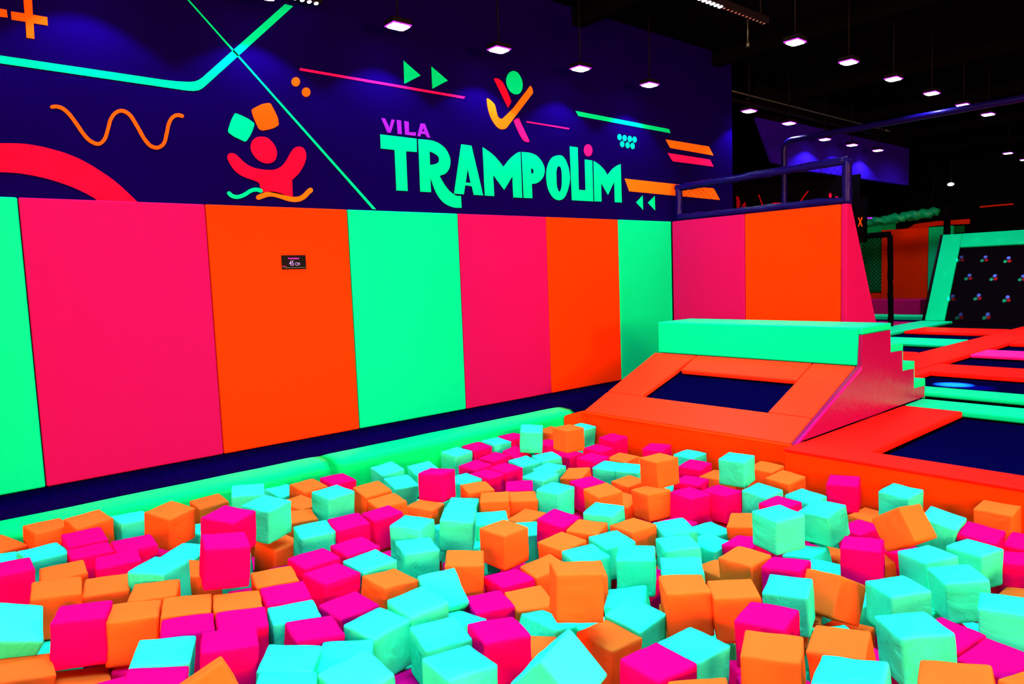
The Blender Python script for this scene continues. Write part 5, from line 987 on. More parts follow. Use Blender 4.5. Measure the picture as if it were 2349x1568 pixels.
('W',2.73,-0.013,-0.335,0.051,-0.055,0.006),
('W',1.381,1.932,-0.415,0.392,-0.09,-0.143),
('W',2.821,4.523,-0.534,0.844,0.005,0.01),
('O',3.456,4.268,-0.534,0.158,0.021,0.001),
('W',2.229,-0.04,-0.333,0.343,0.056,0.143),
('M',3.938,3.191,-0.476,1.154,0.06,0.131),
('M',3.337,0.283,-0.336,0.304,-0.015,-0.109),
('W',1.72,-0.251,-0.361,1.167,-0.088,0.028),
('W',5.562,2.518,-0.452,0.117,0.101,0.072),
('O',1.746,2.82,-0.457,1.464,0.163,0.012),
('O',4.411,1.571,-0.39,1.319,0.081,0.077),
('O',4.389,4.178,-0.507,0.62,0.016,-0.031),
('W',1.837,1.527,-0.433,1.238,-0.036,-0.004),
('O',2.181,2.905,-0.461,0.084,0.02,-0.022),
('M',1.373,3.304,-0.491,0.847,0.014,0.072),
('W',1.284,4.395,-0.552,1.266,-0.02,0.054),
('M',4.097,1.272,-0.376,1.426,-0.13,-0.051),
('O',1.895,3.696,-0.496,0.382,0.141,0.073),
('M',3.912,0.738,-0.387,0.701,-0.078,-0.01),
('O',5.087,4.284,-0.551,0.623,0.008,-0.028),
('W',1.588,1.789,-0.412,1.413,-0.066,0.045),
('O',1.686,3.665,-0.484,0.435,-0.01,0.044),
('O',3.449,4.035,-0.543,0.478,-0.118,-0.154),
('O',2.131,4.175,-0.541,0.536,-0.011,-0.022),
('W',2.713,3.41,-0.516,0.801,-0.166,0.047),
('W',1.281,0.354,-0.351,0.862,-0.136,-0.026),
('O',5.185,3.718,-0.528,1.244,-0.144,0.035),
('O',3.365,3.267,-0.487,1.096,0.012,-0.027),
('W',5.194,2.272,-0.435,0.092,0.038,0.056),
('W',2.586,3.859,-0.611,0.844,-0.135,-0.173),
('W',3.369,2.067,-0.522,1.541,0.101,0.01),
('O',4.329,1.825,-0.531,1.061,0.033,0.054),
('W',1.713,4.535,-0.648,1.177,-0.06,-0.064),
('O',3.738,2.64,-0.583,1.036,-0.184,-0.071),
('W',3.063,3.502,-0.62,0.963,0.098,0.22),
('M',3.456,1.173,-0.489,1.411,0.015,-0.031),
('W',2.301,3.4,-0.587,1.03,-0.006,-0.044),
('W',3.158,2.323,-0.558,0.483,-0.028,-0.017),
('M',2.016,2.407,-0.526,0.333,-0.049,-0.038),
('M',5.353,4.098,-0.64,1.429,-0.059,-0.099),
('W',3.634,0.652,-0.466,1.062,0.019,0.007),
('O',1.693,0.334,-0.473,1.492,-0.041,0.092),
('O',1.657,2.524,-0.566,0.275,-0.009,-0.184),
('M',2.318,2.105,-0.549,0.064,-0.032,0.016),
('O',4.15,4.72,-0.65,0.038,0.106,-0.048),
('O',5.032,3.535,-0.623,1.095,0.095,0.097),
('W',3.513,1.803,-0.512,0.659,0.034,0.057),
('W',1.137,2.973,-0.59,1.082,0.08,0.127),
('O',1.991,0.334,-0.458,0.665,-0.071,0.041),
('W',2.966,1.577,-0.532,1.28,0.025,-0.016),
('W',4.014,3.869,-0.633,1.32,0.17,-0.055),
('M',2.562,2.386,-0.56,1.297,0.038,0.18),
('M',3.018,0.715,-0.484,1.462,-0.014,0.011),
('W',2.15,1.234,-0.494,1.4,0.09,0.058),
('W',1.444,4.574,-0.657,0.612,0.089,0.012),
('M',1.121,3.389,-0.595,1.274,0.003,0.036),
('W',1.214,1.747,-0.53,0.272,-0.073,0.133),
('W',3.823,3.025,-0.584,1.064,0.103,-0.097),
('M',1.439,1.289,-0.519,1.194,0.05,0.081),
('W',1.191,0.865,-0.494,0.734,-0.019,-0.098),
('W',2.515,0.469,-0.48,0.627,0.043,-0.015),
('W',1.861,1.97,-0.534,1.368,-0.002,0.004),
('M',1.419,4.046,-0.645,0.979,0.042,0.14),
('W',3.128,0.907,-0.478,1.032,-0.086,-0.036),
('M',1.101,3.756,-0.623,1.129,-0.034,-0.165),
('W',3.8,2.405,-0.561,0.133,-0.0,-0.096),
('O',1.762,4.085,-0.631,0.457,0.013,0.005),
('O',3.617,4.561,-0.669,0.724,0.004,-0.034),
('M',5.387,3.607,-0.601,0.122,0.084,-0.01),
('W',3.927,4.69,-0.663,0.038,0.008,-0.043),
('O',2.183,0.59,-0.482,0.822,-0.124,0.046),
('O',4.352,2.24,-0.542,0.962,-0.042,0.006),
('O',2.648,1.575,-0.507,1.198,-0.044,-0.105),
('O',2.425,4.563,-0.67,0.217,-0.02,-0.125),
('W',1.166,4.618,-0.661,0.379,0.108,0.087),
('O',4.348,1.319,-0.502,1.031,0.166,-0.043),
('O',1.826,2.203,-0.555,1.036,-0.088,0.057),
('W',2.187,0.964,-0.473,0.095,0.126,-0.114),
('M',2.489,1.773,-0.535,1.252,-0.086,-0.044),
('M',3.846,1.272,-0.513,0.756,0.067,0.091),
('M',4.834,4.195,-0.644,1.352,0.023,-0.088),
('M',2.481,2.872,-0.591,1.264,0.053,0.072),
('M',3.747,1.539,-0.489,1.565,0.092,-0.048),
('M',2.402,0.657,-0.479,0.563,0.054,-0.003),
('O',2.486,1.395,-0.518,1.165,-0.065,0.061),
('M',2.7,0.73,-0.486,1.303,-0.032,-0.054),
('W',4.653,2.684,-0.58,0.934,-0.068,-0.141),
('O',4.08,2.399,-0.552,0.68,-0.067,-0.006),
('O',3.087,1.784,-0.545,1.256,-0.047,-0.014),
('M',3.825,3.44,-0.587,0.389,0.127,-0.08),
('O',1.955,1.249,-0.479,1.423,-0.043,-0.092),
('O',3.787,1.826,-0.541,0.274,0.023,-0.093),
('M',2.442,0.976,-0.485,0.421,-0.111,0.024),
('O',3.377,0.972,-0.498,1.189,0.076,-0.058),
('W',1.375,1.581,-0.53,0.877,-0.043,0.038),
('W',1.302,2.193,-0.544,0.081,-0.154,-0.006),
('O',3.297,4.484,-0.66,0.739,0.095,-0.019),
('W',2.042,3.441,-0.615,1.458,-0.001,0.044),
('M',4.06,4.503,-0.658,0.05,-0.089,-0.174),
('M',3.335,0.664,-0.468,0.589,0.092,0.181),
('M',5.285,4.633,-0.671,1.035,-0.094,-0.255),
('O',1.446,0.162,-0.454,0.392,0.033,0.016),
('O',2.365,3.688,-0.615,0.602,-0.078,0.208),
('O',4.138,4.065,-0.618,0.517,-0.116,-0.188),
('M',3.432,4.663,-0.664,0.874,0.041,0.093),
('M',2.538,0.159,-0.442,0.973,0.028,-0.02),
('W',1.45,0.481,-0.463,0.824,-0.14,0.02),
('M',1.491,2.713,-0.56,0.403,0.059,0.06),
('M',2.897,2.031,-0.537,0.71,0.154,0.088),
('M',4.113,2.024,-0.547,0.507,0.019,-0.023),
('W',4.35,4.414,-0.63,0.289,-0.089,0.027),
('M',3.631,3.371,-0.582,0.184,0.085,-0.115),
('W',5.147,3.052,-0.585,0.686,-0.064,-0.031),
('M',1.59,4.279,-0.64,0.479,-0.135,-0.078),
('M',2.863,3.22,-0.608,0.601,0.061,0.02),
('M',3.211,1.213,-0.496,0.726,0.113,-0.059),
('O',1.68,3.397,-0.613,0.886,0.011,-0.11),
('M',3.674,0.965,-0.49,0.461,0.056,-0.053),
('O',2.923,-0.224,-0.438,1.354,0.03,-0.042),
('W',1.054,1.254,-0.499,0.154,-0.121,-0.056),
('W',4.616,2.969,-0.572,1.237,0.076,0.142),
('M',4.073,2.714,-0.585,0.418,-0.123,-0.035),
('W',3.6,2.197,-0.537,1.488,0.003,-0.001),
('M',4.721,2.423,-0.55,1.307,0.067,-0.104),
('M',2.712,4.047,-0.62,1.461,-0.038,-0.141),
('M',3.527,2.712,-0.578,1.012,0.091,0.087),
('W',1.56,-0.026,-0.429,0.331,-0.105,0.109),
('W',3.154,3.135,-0.599,1.387,0.075,-0.135),
('M',4.563,1.853,-0.513,0.414,-0.03,0.094),
('W',1.047,-0.149,-0.43,1.456,0.147,-0.019),
('O',4.541,3.857,-0.618,1.139,-0.046,0.053),
('M',2.165,1.447,-0.526,1.391,-0.055,-0.053),
('M',2.74,2.215,-0.527,1.197,-0.082,0.052),
('M',4.186,1.542,-0.513,0.223,-0.069,-0.018),
('O',2.01,4.727,-0.663,1.383,-0.069,0.01),
('O',4.661,4.689,-0.628,0.873,0.042,0.099),
('W',3.822,4.418,-0.658,1.145,0.046,0.018),
('W',3.075,3.807,-0.623,0.324,0.016,-0.011),
('M',3.166,0.452,-0.444,0.135,0.058,0.052),
('M',1.054,0.29,-0.458,0.428,0.002,-0.051),
('W',1.35,3.778,-0.619,1.337,-0.054,-0.079),
('M',1.488,3.523,-0.61,1.15,-0.006,-0.016),
('M',1.771,0.76,-0.483,1.204,0.089,0.059),
('O',4.984,3.756,-0.613,1.492,-0.017,0.032),
('W',1.925,3.108,-0.603,0.701,0.026,0.026),
('W',1.12,0.638,-0.487,1.285,-0.121,0.156),
('W',2.9,2.497,-0.548,0.726,0.153,-0.067),
('W',2.688,-0.26,-0.431,1.57,0.048,-0.073),
('W',5.097,2.37,-0.648,0.738,-0.061,-0.005),
('M',4.986,4.353,-0.755,1.191,0.062,0.046),
('M',2.378,4.101,-0.733,0.548,-0.063,0.042),
('W',2.3,2.516,-0.668,0.661,-0.109,-0.043),
('W',3.917,0.84,-0.587,1.348,0.081,-0.053),
('O',2.196,1.778,-0.628,0.625,0.105,0.077),
('O',3.18,4.714,-0.772,1.571,0.101,-0.212),
('M',5.337,3.878,-0.717,0.704,-0.057,-0.115),
('M',5.09,4.026,-0.711,0.517,-0.096,0.007),
('W',5.219,3.301,-0.685,0.289,-0.009,-0.155),
('M',4.582,4.135,-0.701,0.874,-0.1,-0.012),
('W',1.287,-0.212,-0.563,1.253,0.091,-0.073),
('W',5.49,2.767,-0.674,0.716,-0.093,0.111),
('O',1.145,4.058,-0.701,1.447,0.091,0.181),
('O',3.898,0.635,-0.583,1.292,-0.044,0.026),
('O',3.264,2.861,-0.65,0.444,0.036,0.155),
('O',2.282,0.041,-0.553,0.241,0.022,-0.008),
('W',2.084,2.179,-0.658,1.09,0.005,-0.02),
('O',3.029,4.096,-0.728,0.209,-0.18,0.046),
('M',2.929,4.524,-0.744,0.182,-0.099,0.045),
('O',2.951,0.092,-0.565,0.179,-0.16,0.102),
('M',1.098,0.068,-0.539,0.957,-0.068,-0.121),
('M',5.325,2.169,-0.659,0.719,0.152,-0.004),
('W',5.592,2.46,-0.661,0.63,-0.068,-0.048),
('M',1.478,3.041,-0.665,0.392,0.098,-0.075),
('W',3.977,1.079,-0.583,0.197,-0.009,0.109),
('W',3.168,2.592,-0.677,1.013,-0.15,-0.138),
('W',1.991,4.189,-0.733,0.844,-0.04,0.022),
('O',2.342,3.122,-0.684,0.455,-0.055,0.037),
('W',1.572,0.872,-0.563,1.407,-0.109,-0.029),
('W',1.565,2.107,-0.612,0.598,-0.088,0.034),
('W',1.804,3.795,-0.691,1.525,-0.015,-0.118),
('M',2.193,4.5,-0.743,1.298,-0.106,0.034),
('W',1.069,2.655,-0.674,0.465,0.074,-0.0),
('M',1.528,1.786,-0.635,1.137,0.104,0.06),
('O',1.169,4.394,-0.75,0.421,-0.027,0.059),
('O',2.049,2.91,-0.689,1.106,-0.258,0.121),
('O',5.182,2.583,-0.665,1.044,-0.083,-0.011),
('M',3.564,3.935,-0.735,0.498,-0.1,0.011),
('W',4.761,1.627,-0.636,0.317,-0.026,-0.088),
('O',4.96,4.57,-0.759,1.183,0.045,-0.008),
('W',1.83,2.729,-0.662,0.626,-0.105,0.126),
('W',3.772,3.841,-0.725,1.176,-0.077,-0.109),
('M',2.111,3.717,-0.71,0.256,-0.139,-0.075),
('M',4.186,1.131,-0.6,0.35,0.027,-0.017),
('M',1.996,0.89,-0.597,1.49,-0.085,0.043),
('O',2.299,-0.196,-0.53,0.967,-0.039,0.078),
('W',2.844,0.419,-0.569,0.468,-0.183,0.029),
('M',2.635,2.641,-0.662,0.034,-0.089,0.088),
('M',4.606,4.401,-0.729,1.455,0.035,0.104),
('W',4.471,1.564,-0.6,1.384,-0.163,-0.002),
('M',3.4,0.47,-0.572,0.594,0.287,0.059),
('O',4.356,2.496,-0.656,1.251,0.158,0.156),
('M',2.958,1.038,-0.581,1.347,0.021,0.043),
('M',3.229,3.41,-0.671,0.949,0.025,0.002),
('W',3.812,2.158,-0.656,1.191,0.006,0.075),
('O',5.01,1.948,-0.646,0.497,-0.037,-0.059),
('O',3.354,0.085,-0.529,0.367,0.057,-0.059),
('O',5.11,2.801,-0.685,0.245,-0.016,-0.086),
('O',2.525,2.108,-0.65,0.254,-0.075,-0.087),
('W',1.28,2.468,-0.671,0.647,-0.187,-0.068),
('O',3.139,2.026,-0.616,0.545,-0.063,-0.041),
('W',2.759,0.08,-0.566,0.084,0.072,0.101),
('M',2.683,4.661,-0.756,0.202,-0.085,0.122),
('W',1.945,1.573,-0.62,0.096,0.205,-0.133),
('W',1.265,3.568,-0.725,0.865,-0.01,-0.005),
('O',3.928,3.255,-0.676,0.604,0.101,0.132),
('O',5.394,3.147,-0.691,0.96,-0.062,0.102),
('O',4.256,3.59,-0.712,1.123,0.024,0.123),
('W',3.455,4.252,-0.743,0.294,-0.112,-0.056),
('W',2.615,3.18,-0.696,1.375,-0.18,0.04),
('M',3.527,0.229,-0.569,0.061,-0.059,-0.002),
('M',2.821,3.586,-0.724,1.428,-0.088,-0.106),
('O',1.686,1.559,-0.63,0.194,0.113,0.025),
('M',1.08,1.948,-0.638,1.509,0.076,-0.271),
('O',4.474,3.34,-0.695,1.136,-0.074,0.068),
('O',2.568,3.549,-0.704,1.411,0.068,-0.09),
('W',1.695,2.91,-0.647,0.198,0.053,-0.023),
('M',1.946,0.567,-0.58,1.466,-0.058,0.031),
('W',1.367,0.7,-0.553,0.596,0.231,0.111),
('M',2.8,2.841,-0.691,1.413,0.043,-0.079),
('W',1.784,0.049,-0.539,0.418,-0.054,-0.061),
('M',4.78,3.466,-0.701,1.091,0.021,0.009),
('M',1.406,3.345,-0.703,1.139,0.028,0.063),
('O',1.915,-0.1,-0.549,0.485,-0.009,-0.017),
('W',5.368,4.405,-0.762,0.573,-0.209,0.016),
('M',4.884,2.21,-0.637,0.54,-0.085,-0.165),
('W',2.692,1.925,-0.65,0.427,-0.022,-0.15),
('M',3.931,4.202,-0.745,0.566,0.04,-0.028),
('O',3.127,4.33,-0.74,0.911,-0.042,0.055),
('M',3.404,2.327,-0.65,1.524,0.037,0.041),
('W',3.225,1.458,-0.628,1.469,0.018,0.049),
('M',1.061,1.501,-0.629,1.233,-0.044,0.173),
('W',2.234,4.699,-0.75,1.174,0.0,0.049),
('O',4.381,4.632,-0.747,0.279,-0.015,-0.062),
('M',1.732,0.539,-0.547,1.569,-0.053,-0.056),
('M',4.044,1.712,-0.635,0.604,0.149,-0.069),
('M',2.779,4.293,-0.754,0.09,0.092,0.001),
('M',5.49,3.418,-0.67,0.386,-0.101,-0.04),
('W',1.775,1.312,-0.605,0.003,0.153,-0.155)]:
    r = bmesh.ops.create_cube(bm, size=0.186, matrix=pose(x, y, z, a, tx, ty))
    for f in {f for v in r['verts'] for f in v.link_faces}: f.material_index = 'OMW'.index(c)
bmesh.ops.bevel(bm, geom=list(bm.edges), offset=0.010, segments=2, affect='EDGES', profile=0.5)
o = link('deep_foam_cubes', bm, None, None, wn=False, smooth=False)
for m_ in mats: o.data.materials.append(m_)
tag(o, 'orange, pink and aqua foam cubes lying deep down in the pit', 'foam cubes', kind='stuff')

# ------------------------------------------------------------------ lamps
LZ = 3.58
def make_lamp(loc, lbl, group, power=62, cone=112, tilt=(0, 0)):
    t = empty('flood_lamp', (loc[0], loc[1], loc[2])); tag(t, lbl, 'ceiling lamp', group)
    x, y, z = loc; w, l = 0.070, 0.088
    bm = prism_bm(box_pts(x - w - .008, x + w + .008, y - l - .008, y + l + .008, z + 0.012), (0, 0, 0.045), 0.006, 2)
    link('housing', bm, M['housing'], t)
    prism('rim', box_pts(x - w - .006, x + w + .006, y - l - .006, y + l + .006, z + 0.002), (0, 0, 0.012), M['violet_rim'], t, 0.002, 1)  # glowing ring added to imitate the violet halo round the lens
    prism('lens', [(x - w + .02, y - l, z - .004), (x + w - .02, y - l, z - .004), (x + w, y - l + .03, z - .004), (x + w, y + l - .03, z - .004), (x + w - .02, y + l, z - .004), (x - w + .02, y + l, z - .004), (x - w, y + l - .03, z - .004), (x - w, y - l + .03, z - .004)], (0, 0, 0.006), M['lens'], t, 0, 1)
    tube('hanger', line((x, y, z + 0.08), (x, y, 4.39), 2), 0.008, M['housing'], t, 6)
    sd = bpy.data.lights.new('lamp_light', 'SPOT'); sd.energy = power; sd.color = (0.72, 0.78, 1.0)
    sd.spot_size = math.radians(cone); sd.spot_blend = 0.22; sd.shadow_soft_size = 0.05
    so = bpy.data.objects.new('lamp_light', sd); COL.objects.link(so); so.parent = t
    so.location = (0, 0, -0.03); so.rotation_euler = (tilt[0], tilt[1], 0)
    return t
G1 = 'flood lamps in the row along the mural wall'; G2 = 'flood lamps in the row over the trampolines'
row1 = [(3.54, 'violet flood lamp, largest and leftmost along the mural wall'), (4.70, 'second violet flood lamp from the left along the mural wall'),
        (5.86, 'third violet flood lamp from the left along the mural wall'), (7.06, 'fourth violet flood lamp from the left along the mural wall')]
for y, l in row1: make_lamp((0.30, y, LZ), l, G1)
for y in (2.34, 1.14, -0.06): make_lamp((0.30, y, LZ), 'violet flood lamp of the mural wall row, just above the photo frame', G1)
make_lamp((0.20, 9.45, LZ), 'violet flood lamp just past the end of the mural wall', G1)
make_lamp((0.08, 10.81, LZ), 'farther of the two small lamps past the mural wall end', G1)
for y, l in ((12.76, 'lamp in front of the blue-lit bulkhead, left of three'), (13.85, 'lamp in front of the blue-lit bulkhead, middle of three'), (15.0, 'lamp in front of the blue-lit bulkhead, right of three')):
    make_lamp((-0.28, y, LZ), l, 'lamps before the bulkhead', 60, 140)
for y, l in ((7.04, 'nearest violet flood lamp of the right-hand row'), (8.24, 'second violet flood lamp of the right-hand row'), (9.46, 'third violet flood lamp of the right-hand row'),
             (10.72, 'fourth violet flood lamp of the right-hand row'), (11.95, 'fifth violet flood lamp of the right-hand row, above the pipe end'), (13.07, 'sixth and farthest violet flood lamp of the right-hand row')):
    make_lamp((2.15, y, LZ), l, G2, 30, 130)
make_lamp((1.09, 18.2, LZ), 'small lamp near the right edge of the photo, left of the two', 'lamps at the far right', 30, 130)
make_lamp((1.0, 19.8, LZ), 'small lamp cut by the right edge of the photo', 'lamps at the far right', 30, 130)
for (x, y, z, l) in ((-3.2, 20.6, 2.60, 'faint violet lamp beyond the partition, dimmer left one'), (-2.8, 20.6, 2.60, 'small violet lamp above the green fabric roll')):
    t = empty('far_lamp', (x, y, z)); tag(t, l, 'ceiling lamp')
    box('lens', x - .1, x + .1, y - .03, y + .03, z, z + .03, M['violet_rim'], t, 0.002, 1)
    box('housing', x - .12, x + .12, y - .05, y + .05, z + .031, z + .08, M['housing'], t, 0.004, 1)
    tube('hanger', line((x, y, z + .08), (x, y, 4.39), 2), 0.01, M['housing'], t, 6)

def led_bar(x, y0, n_on, n_off, step, lbl, z=3.7):
    t = empty('led_bar', (x, y0, z)); tag(t, lbl, 'led bar light')
    n = n_on + n_off
    box('housing', x - .035, x + .035, y0 - .04, y0 + n * step, z, z + .06, M['housing'], t, 0.004, 1)
    for k in range(n):
        yy = y0 + k * step + .02; m = M['led'] if k < n_on else M['led_off']; r = .018 if k < n_on else .009
        bm = bmesh.new(); bmesh.ops.create_uvsphere(bm, u_segments=12, v_segments=8, radius=r)
        bmesh.ops.scale(bm, vec=(1.5, .9, .5), verts=bm.verts); bmesh.ops.translate(bm, vec=(x, yy, z - .004), verts=bm.verts)
        link('led', bm, m, t, wn=False)
    for yy in (y0 + .1, y0 + n * step - .1):
        tube('hanger', line((x, yy, z + .06), (x, yy, 4.39), 2), 0.007, M['housing'], t, 6)
    return t
t = led_bar(2.075, 5.50, 6, 12, 0.062, 'LED bar on the ceiling with six white lights then dark ones')
bm = bmesh.new(); bmesh.ops.create_uvsphere(bm, u_segments=10, v_segments=6, radius=.012); bmesh.ops.translate(bm, vec=(2.02, 6.50, 3.74), verts=bm.verts)
link('indicator', bm, M['led_red'], t, wn=False)
led_bar(0.10, 2.60, 5, 0, 0.062, 'short row of white LEDs at the top edge above the mural')

# ceiling pipes
cp = empty('ceiling_pipe', (0.2, 5.5, 4.0)); tag(cp, 'thin pale pipe running along the ceiling above the mural', 'pipe')
def pz(z): return 5.823 - (z - 1.334) * (5.823 - 0.443) / (3.7 - 1.334)
PZ = 3.95; PX = pz(PZ)
for a, b in ((1.0, 3.95), (4.1, 6.0), (6.15, 8.9), (9.0, 15.0)):
    tube('pipe', line((PX, a, PZ), (PX, b, PZ), 4), 0.011, M['pipe'], cp, 8)
    tube('coupling', line((PX, b - .04, PZ), (PX, b + .18, PZ), 1), 0.02, M['pipe'], cp, 8)
for y in (5.0, 6.9, 8.0, 10.0):
    tube('bracket', [(PX, y, 4.39), (PX, y, PZ - .03), (PX - .05, y, PZ - .06)], 0.006, M['pipe'], cp, 6)
o = tube('ceiling_pipe', line((PX - .25, 1.0, 3.93), (PX - .25, 15.0, 3.93), 2), 0.03, M['housing'], None, 10); tag(o, 'dark conduit on the ceiling beside the thin pale pipe', 'pipe')
for i, (x, z) in enumerate(((4.5, 4.25), (7.5, 4.25))):
    o = box('ceiling_duct', x - .3, x + .3, -2, 22, z - .1, z + .14, M['black'], bevel=.01); tag(o, 'dark duct running along the ceiling' + (', nearer the mural' if i == 0 else ', farther right'), 'duct')
for i, y in enumerate((6.2, 9.0, 12.0, 15.0, 18.0, 21.0)):
    struct(box('trim_%d' % (i + 1), -4.1, 13.9, y - .08, y + .08, 4.2, 4.395, M['black'], bevel=0))
bars = ((2.6, 6.9), (1.05, 8.0))
for i, (x, y) in enumerate(bars):
    t = empty('sprinkler_head', (x, y, 4.0)); tag(t, 'small sprinkler hanging from the dark ceiling, %s one' % ('right' if i == 0 else 'left'), 'sprinkler')
    tube('stem', line((x, y, 4.39), (x, y, 4.05), 2), 0.009, M['pipe'], t, 8)
    tube('nozzle', [(x, y, 4.05), (x, y, 4.03), (x, y, 4.0)], 0.022, M['pipe'], t, 10)

# netting frame further back: horizontal rail and bent post
nf = empty('court_frame', (0.0, 10.8, 3.3)); tag(nf, 'dark shiny pipe frame with rounded corner high above trampolines', 'frame')
arc = [(0.0 + .14 - .14 * math.cos(a), 10.8, 3.18 + .14 * math.sin(a)) for a in [k * math.pi / 2 / 6 for k in range(7)]]
tube('rail', [(0.0, 10.8, 0.0), (0.0, 10.8, 2.2)] + arc + line((0.5, 10.8, 3.32), (8.0, 10.8, 3.32), 3), 0.045, M['padpipe'], nf, 12)

# bulkhead lit in blue
bk = empty('bulkhead', (-0.7, 14, 3.1)); tag(bk, 'blue-lit hanging bulkhead panel at the back above the partition', 'panel')
box('panel', -0.72, -0.62, 12.05, 17.5, 3.08, 3.9, M['bluewall'], bk, 0.005, 1)
box('fascia', -0.70, -0.64, 17.5, 17.6, 3.08, 3.9, M['black'], bk, 0.005, 1)
box('upper_panel', -0.72, -0.62, 12.05, 17.5, 3.92, 4.39, M['black'], bk, 0, 1)
prism('corner_panel', [(-0.64, 11.1, 3.85), (-0.64, 12.0, 3.85), (-0.64, 12.0, 3.12), (-0.64, 11.62, 3.15)], (-0.06, 0, 0), M['bluewall'], bk, 0.003, 1)
prism('hanger_panel', [(-0.64, 11.1, 3.86), (-0.64, 12.0, 3.86), (-0.64, 12.0, 4.39), (-0.64, 11.1, 4.39)], (-0.06, 0, 0), M['black'], bk, 0.0, 1)

# ------------------------------------------------------------------ far side of the hall
def blk(name, x0, x1, y0, y1, z0, z1, m, lbl, cat, group=None, bevel=.01):
    return tag(box(name, x0, x1, y0, y1, z0, z1, M[m], bevel=bevel, seg=2), lbl, cat, group)
FY = 21.9
gp = 'padded panels on the far wall'
blk('wall_pad', -2.96, -1.72, FY, FY + .1, 0.12, 2.31, 'orange', 'red-orange wall pad on the far wall behind the black post', 'wall pad', gp)
blk('wall_pad', -1.71, -1.10, FY, FY + .1, 0.12, 2.30, 'mint', 'narrow mint wall pad just left of the sloping trampoline', 'wall pad', gp)
blk('wall_pad', -4.1, -3.62, FY + .2, FY + .3, 0.12, 2.5, 'mint', 'mint wall pad at far left end of the far wall', 'wall pad', gp)
blk('wall_panel', -3.6, -2.68, FY + .2, FY + .3, 2.16, 2.52, 'mint', 'pale mint panel above the green netted opening', 'panel')
blk('wall_panel', -3.6, -2.98, FY + .22, FY + .3, 0.5, 2.1, 'greennet', 'green panel seen through a fine mesh', 'panel')
blk('far_block', -3.7, -2.98, FY + .1, FY + .35, -.34, 0.48, 'orange', 'dark orange low block below the green mesh', 'padded block')
blk('pad_bench', -2.9, -1.3, 20.2, 21.0, -.34, 0.36, 'pink', 'mauve-pink padded bench before the red-orange pad', 'padded bench')
blk('frame_pad', -2.6, -0.5, 19.3, 20.1, -.12, -.02, 'mint', 'thin mint strip before the mauve bench', 'trampoline pad', 'padded strips between the trampolines')
blk('frame_pad', -3.4, -0.5, 16.2, 17.6, -.12, -.02, 'pink', 'pink strip left of the mint strip by the black post', 'trampoline pad', 'padded strips between the trampolines')
blk('trampoline_mat', -3.4, -0.5, 17.65, 19.25, -.14, -.1, 'navy_mat', 'dark mat behind the black padded post', 'trampoline', 'flat navy trampoline mats')
nm = empty('far_net', (-3.3, FY + .1, 1.3)); tag(nm, 'fine green net in front of the green far panel', 'net')
net('net', -3.6, -2.98, 0.5, 2.1, FY + .08, 0.11, 0.010, M['tarp'], nm)

# black padded gate frame
g = empty('gate_frame', (-0.4, 16.0, 0)); tag(g, 'black padded post with horizontal arm behind the ramp', 'frame')
tube('post', line((-.385, 16.0, -.33), (-.42, 16.0, 1.93), 18), .055, M['black'], g, wob=.3)
tube('arm', line((-.42, 16.0, 1.95), (-3.0, 16.0, 1.95), 18), .06, M['black'], g, wob=.3)
g = tube('net_post', line((-.507, 19.6, -.33), (-.507, 19.6, 2.72), 14), .075, M['black'], None, wob=.2); g['label'] = 'tall black post left of the sloping trampoline'; g['category'] = 'post'

# dark column with the orange X sign
o = blk('dark_column', -1.0, 0.735, 12.0, 12.12, 1.7, 2.42, 'black', 'black board behind the partition end carrying an orange X', 'board', None, 0)
e = empty('x_sign', (.66, 11.99, 2.03)); tag(e, 'small orange letter X on the black board', 'sign')
def xshape(cx_, cz, s): 
    w = s * .22
    return [[(cx_ - s * .5, cz + s), (cx_ - s * .5 + w, cz + s), (cx_, cz + w), (cx_ + s * .5 - w, cz + s), (cx_ + s * .5, cz + s), (cx_ + w * .6, cz), (cx_ + s * .5, cz - s), (cx_ + s * .5 - w, cz - s), (cx_, cz - w), (cx_ - s * .5 + w, cz - s), (cx_ - s * .5, cz - s), (cx_ - w * .6, cz)]]
flat_shape('letter', xshape(.678, 2.03, .075), M['p_orange'], on_cross_wall(11.99), e, .004)

# sloping trampoline at the far right
it = empty('sloping_trampoline', (0.6, 18.3, 0)); tag(it, 'large sloping trampoline with mint frame and black bed', 'trampoline')
d2 = Vector((0, 1.07, 1.97)).normalized(); n2 = Vector((0, -1.97, 1.07)).normalized(); L2 = math.hypot(1.07, 1.97)
def s2(x, s, off=0): return Vector((x, 17.82, 0)) + d2 * s + n2 * off
def ip(name, x0, x1, a, b, m, th=.07, bev=.015, x2=None):
    pts = [s2(x0, a, -th), s2(x1, a, -th), s2(x2 if x2 is not None else x1, b, -th), s2(x0, b, -th)]
    return prism(name, pts, n2 * th, m, it, bev, 2)
ip('frame_pad', -.36, 0.045, 0, L2, MI)
ip('frame_pad', 0.05, 3.8, L2 - .36, L2, MI)
ip('frame_pad', 3.4, 3.8, 0, L2 - .365, MI)
bed = ip('bed', 0.0, 3.5, -.02, L2 - .3, M['bedblk'] if 'bedblk' in M else M['navy_mat'], .02, .002)
bed.location += Vector((0, .05, 0))
tube('side_edge', [s2(-.40, 0, -.03), s2(-.40, L2, -.03)], .03, M['housing'], it, 8)
tag(prism('trampoline_mat', [(0.25, 16.01, -.07), (1.77, 16.01, -.07), (1.77, 17.72, -.05), (0.25, 17.72, -.05)], (0, 0, -.02), M['bedblk'], None, .003, 1), 'black mat at the foot of the sloping trampoline', 'trampoline', 'flat navy trampoline mats')
# coloured reflections of the effect lights are small gel lamps

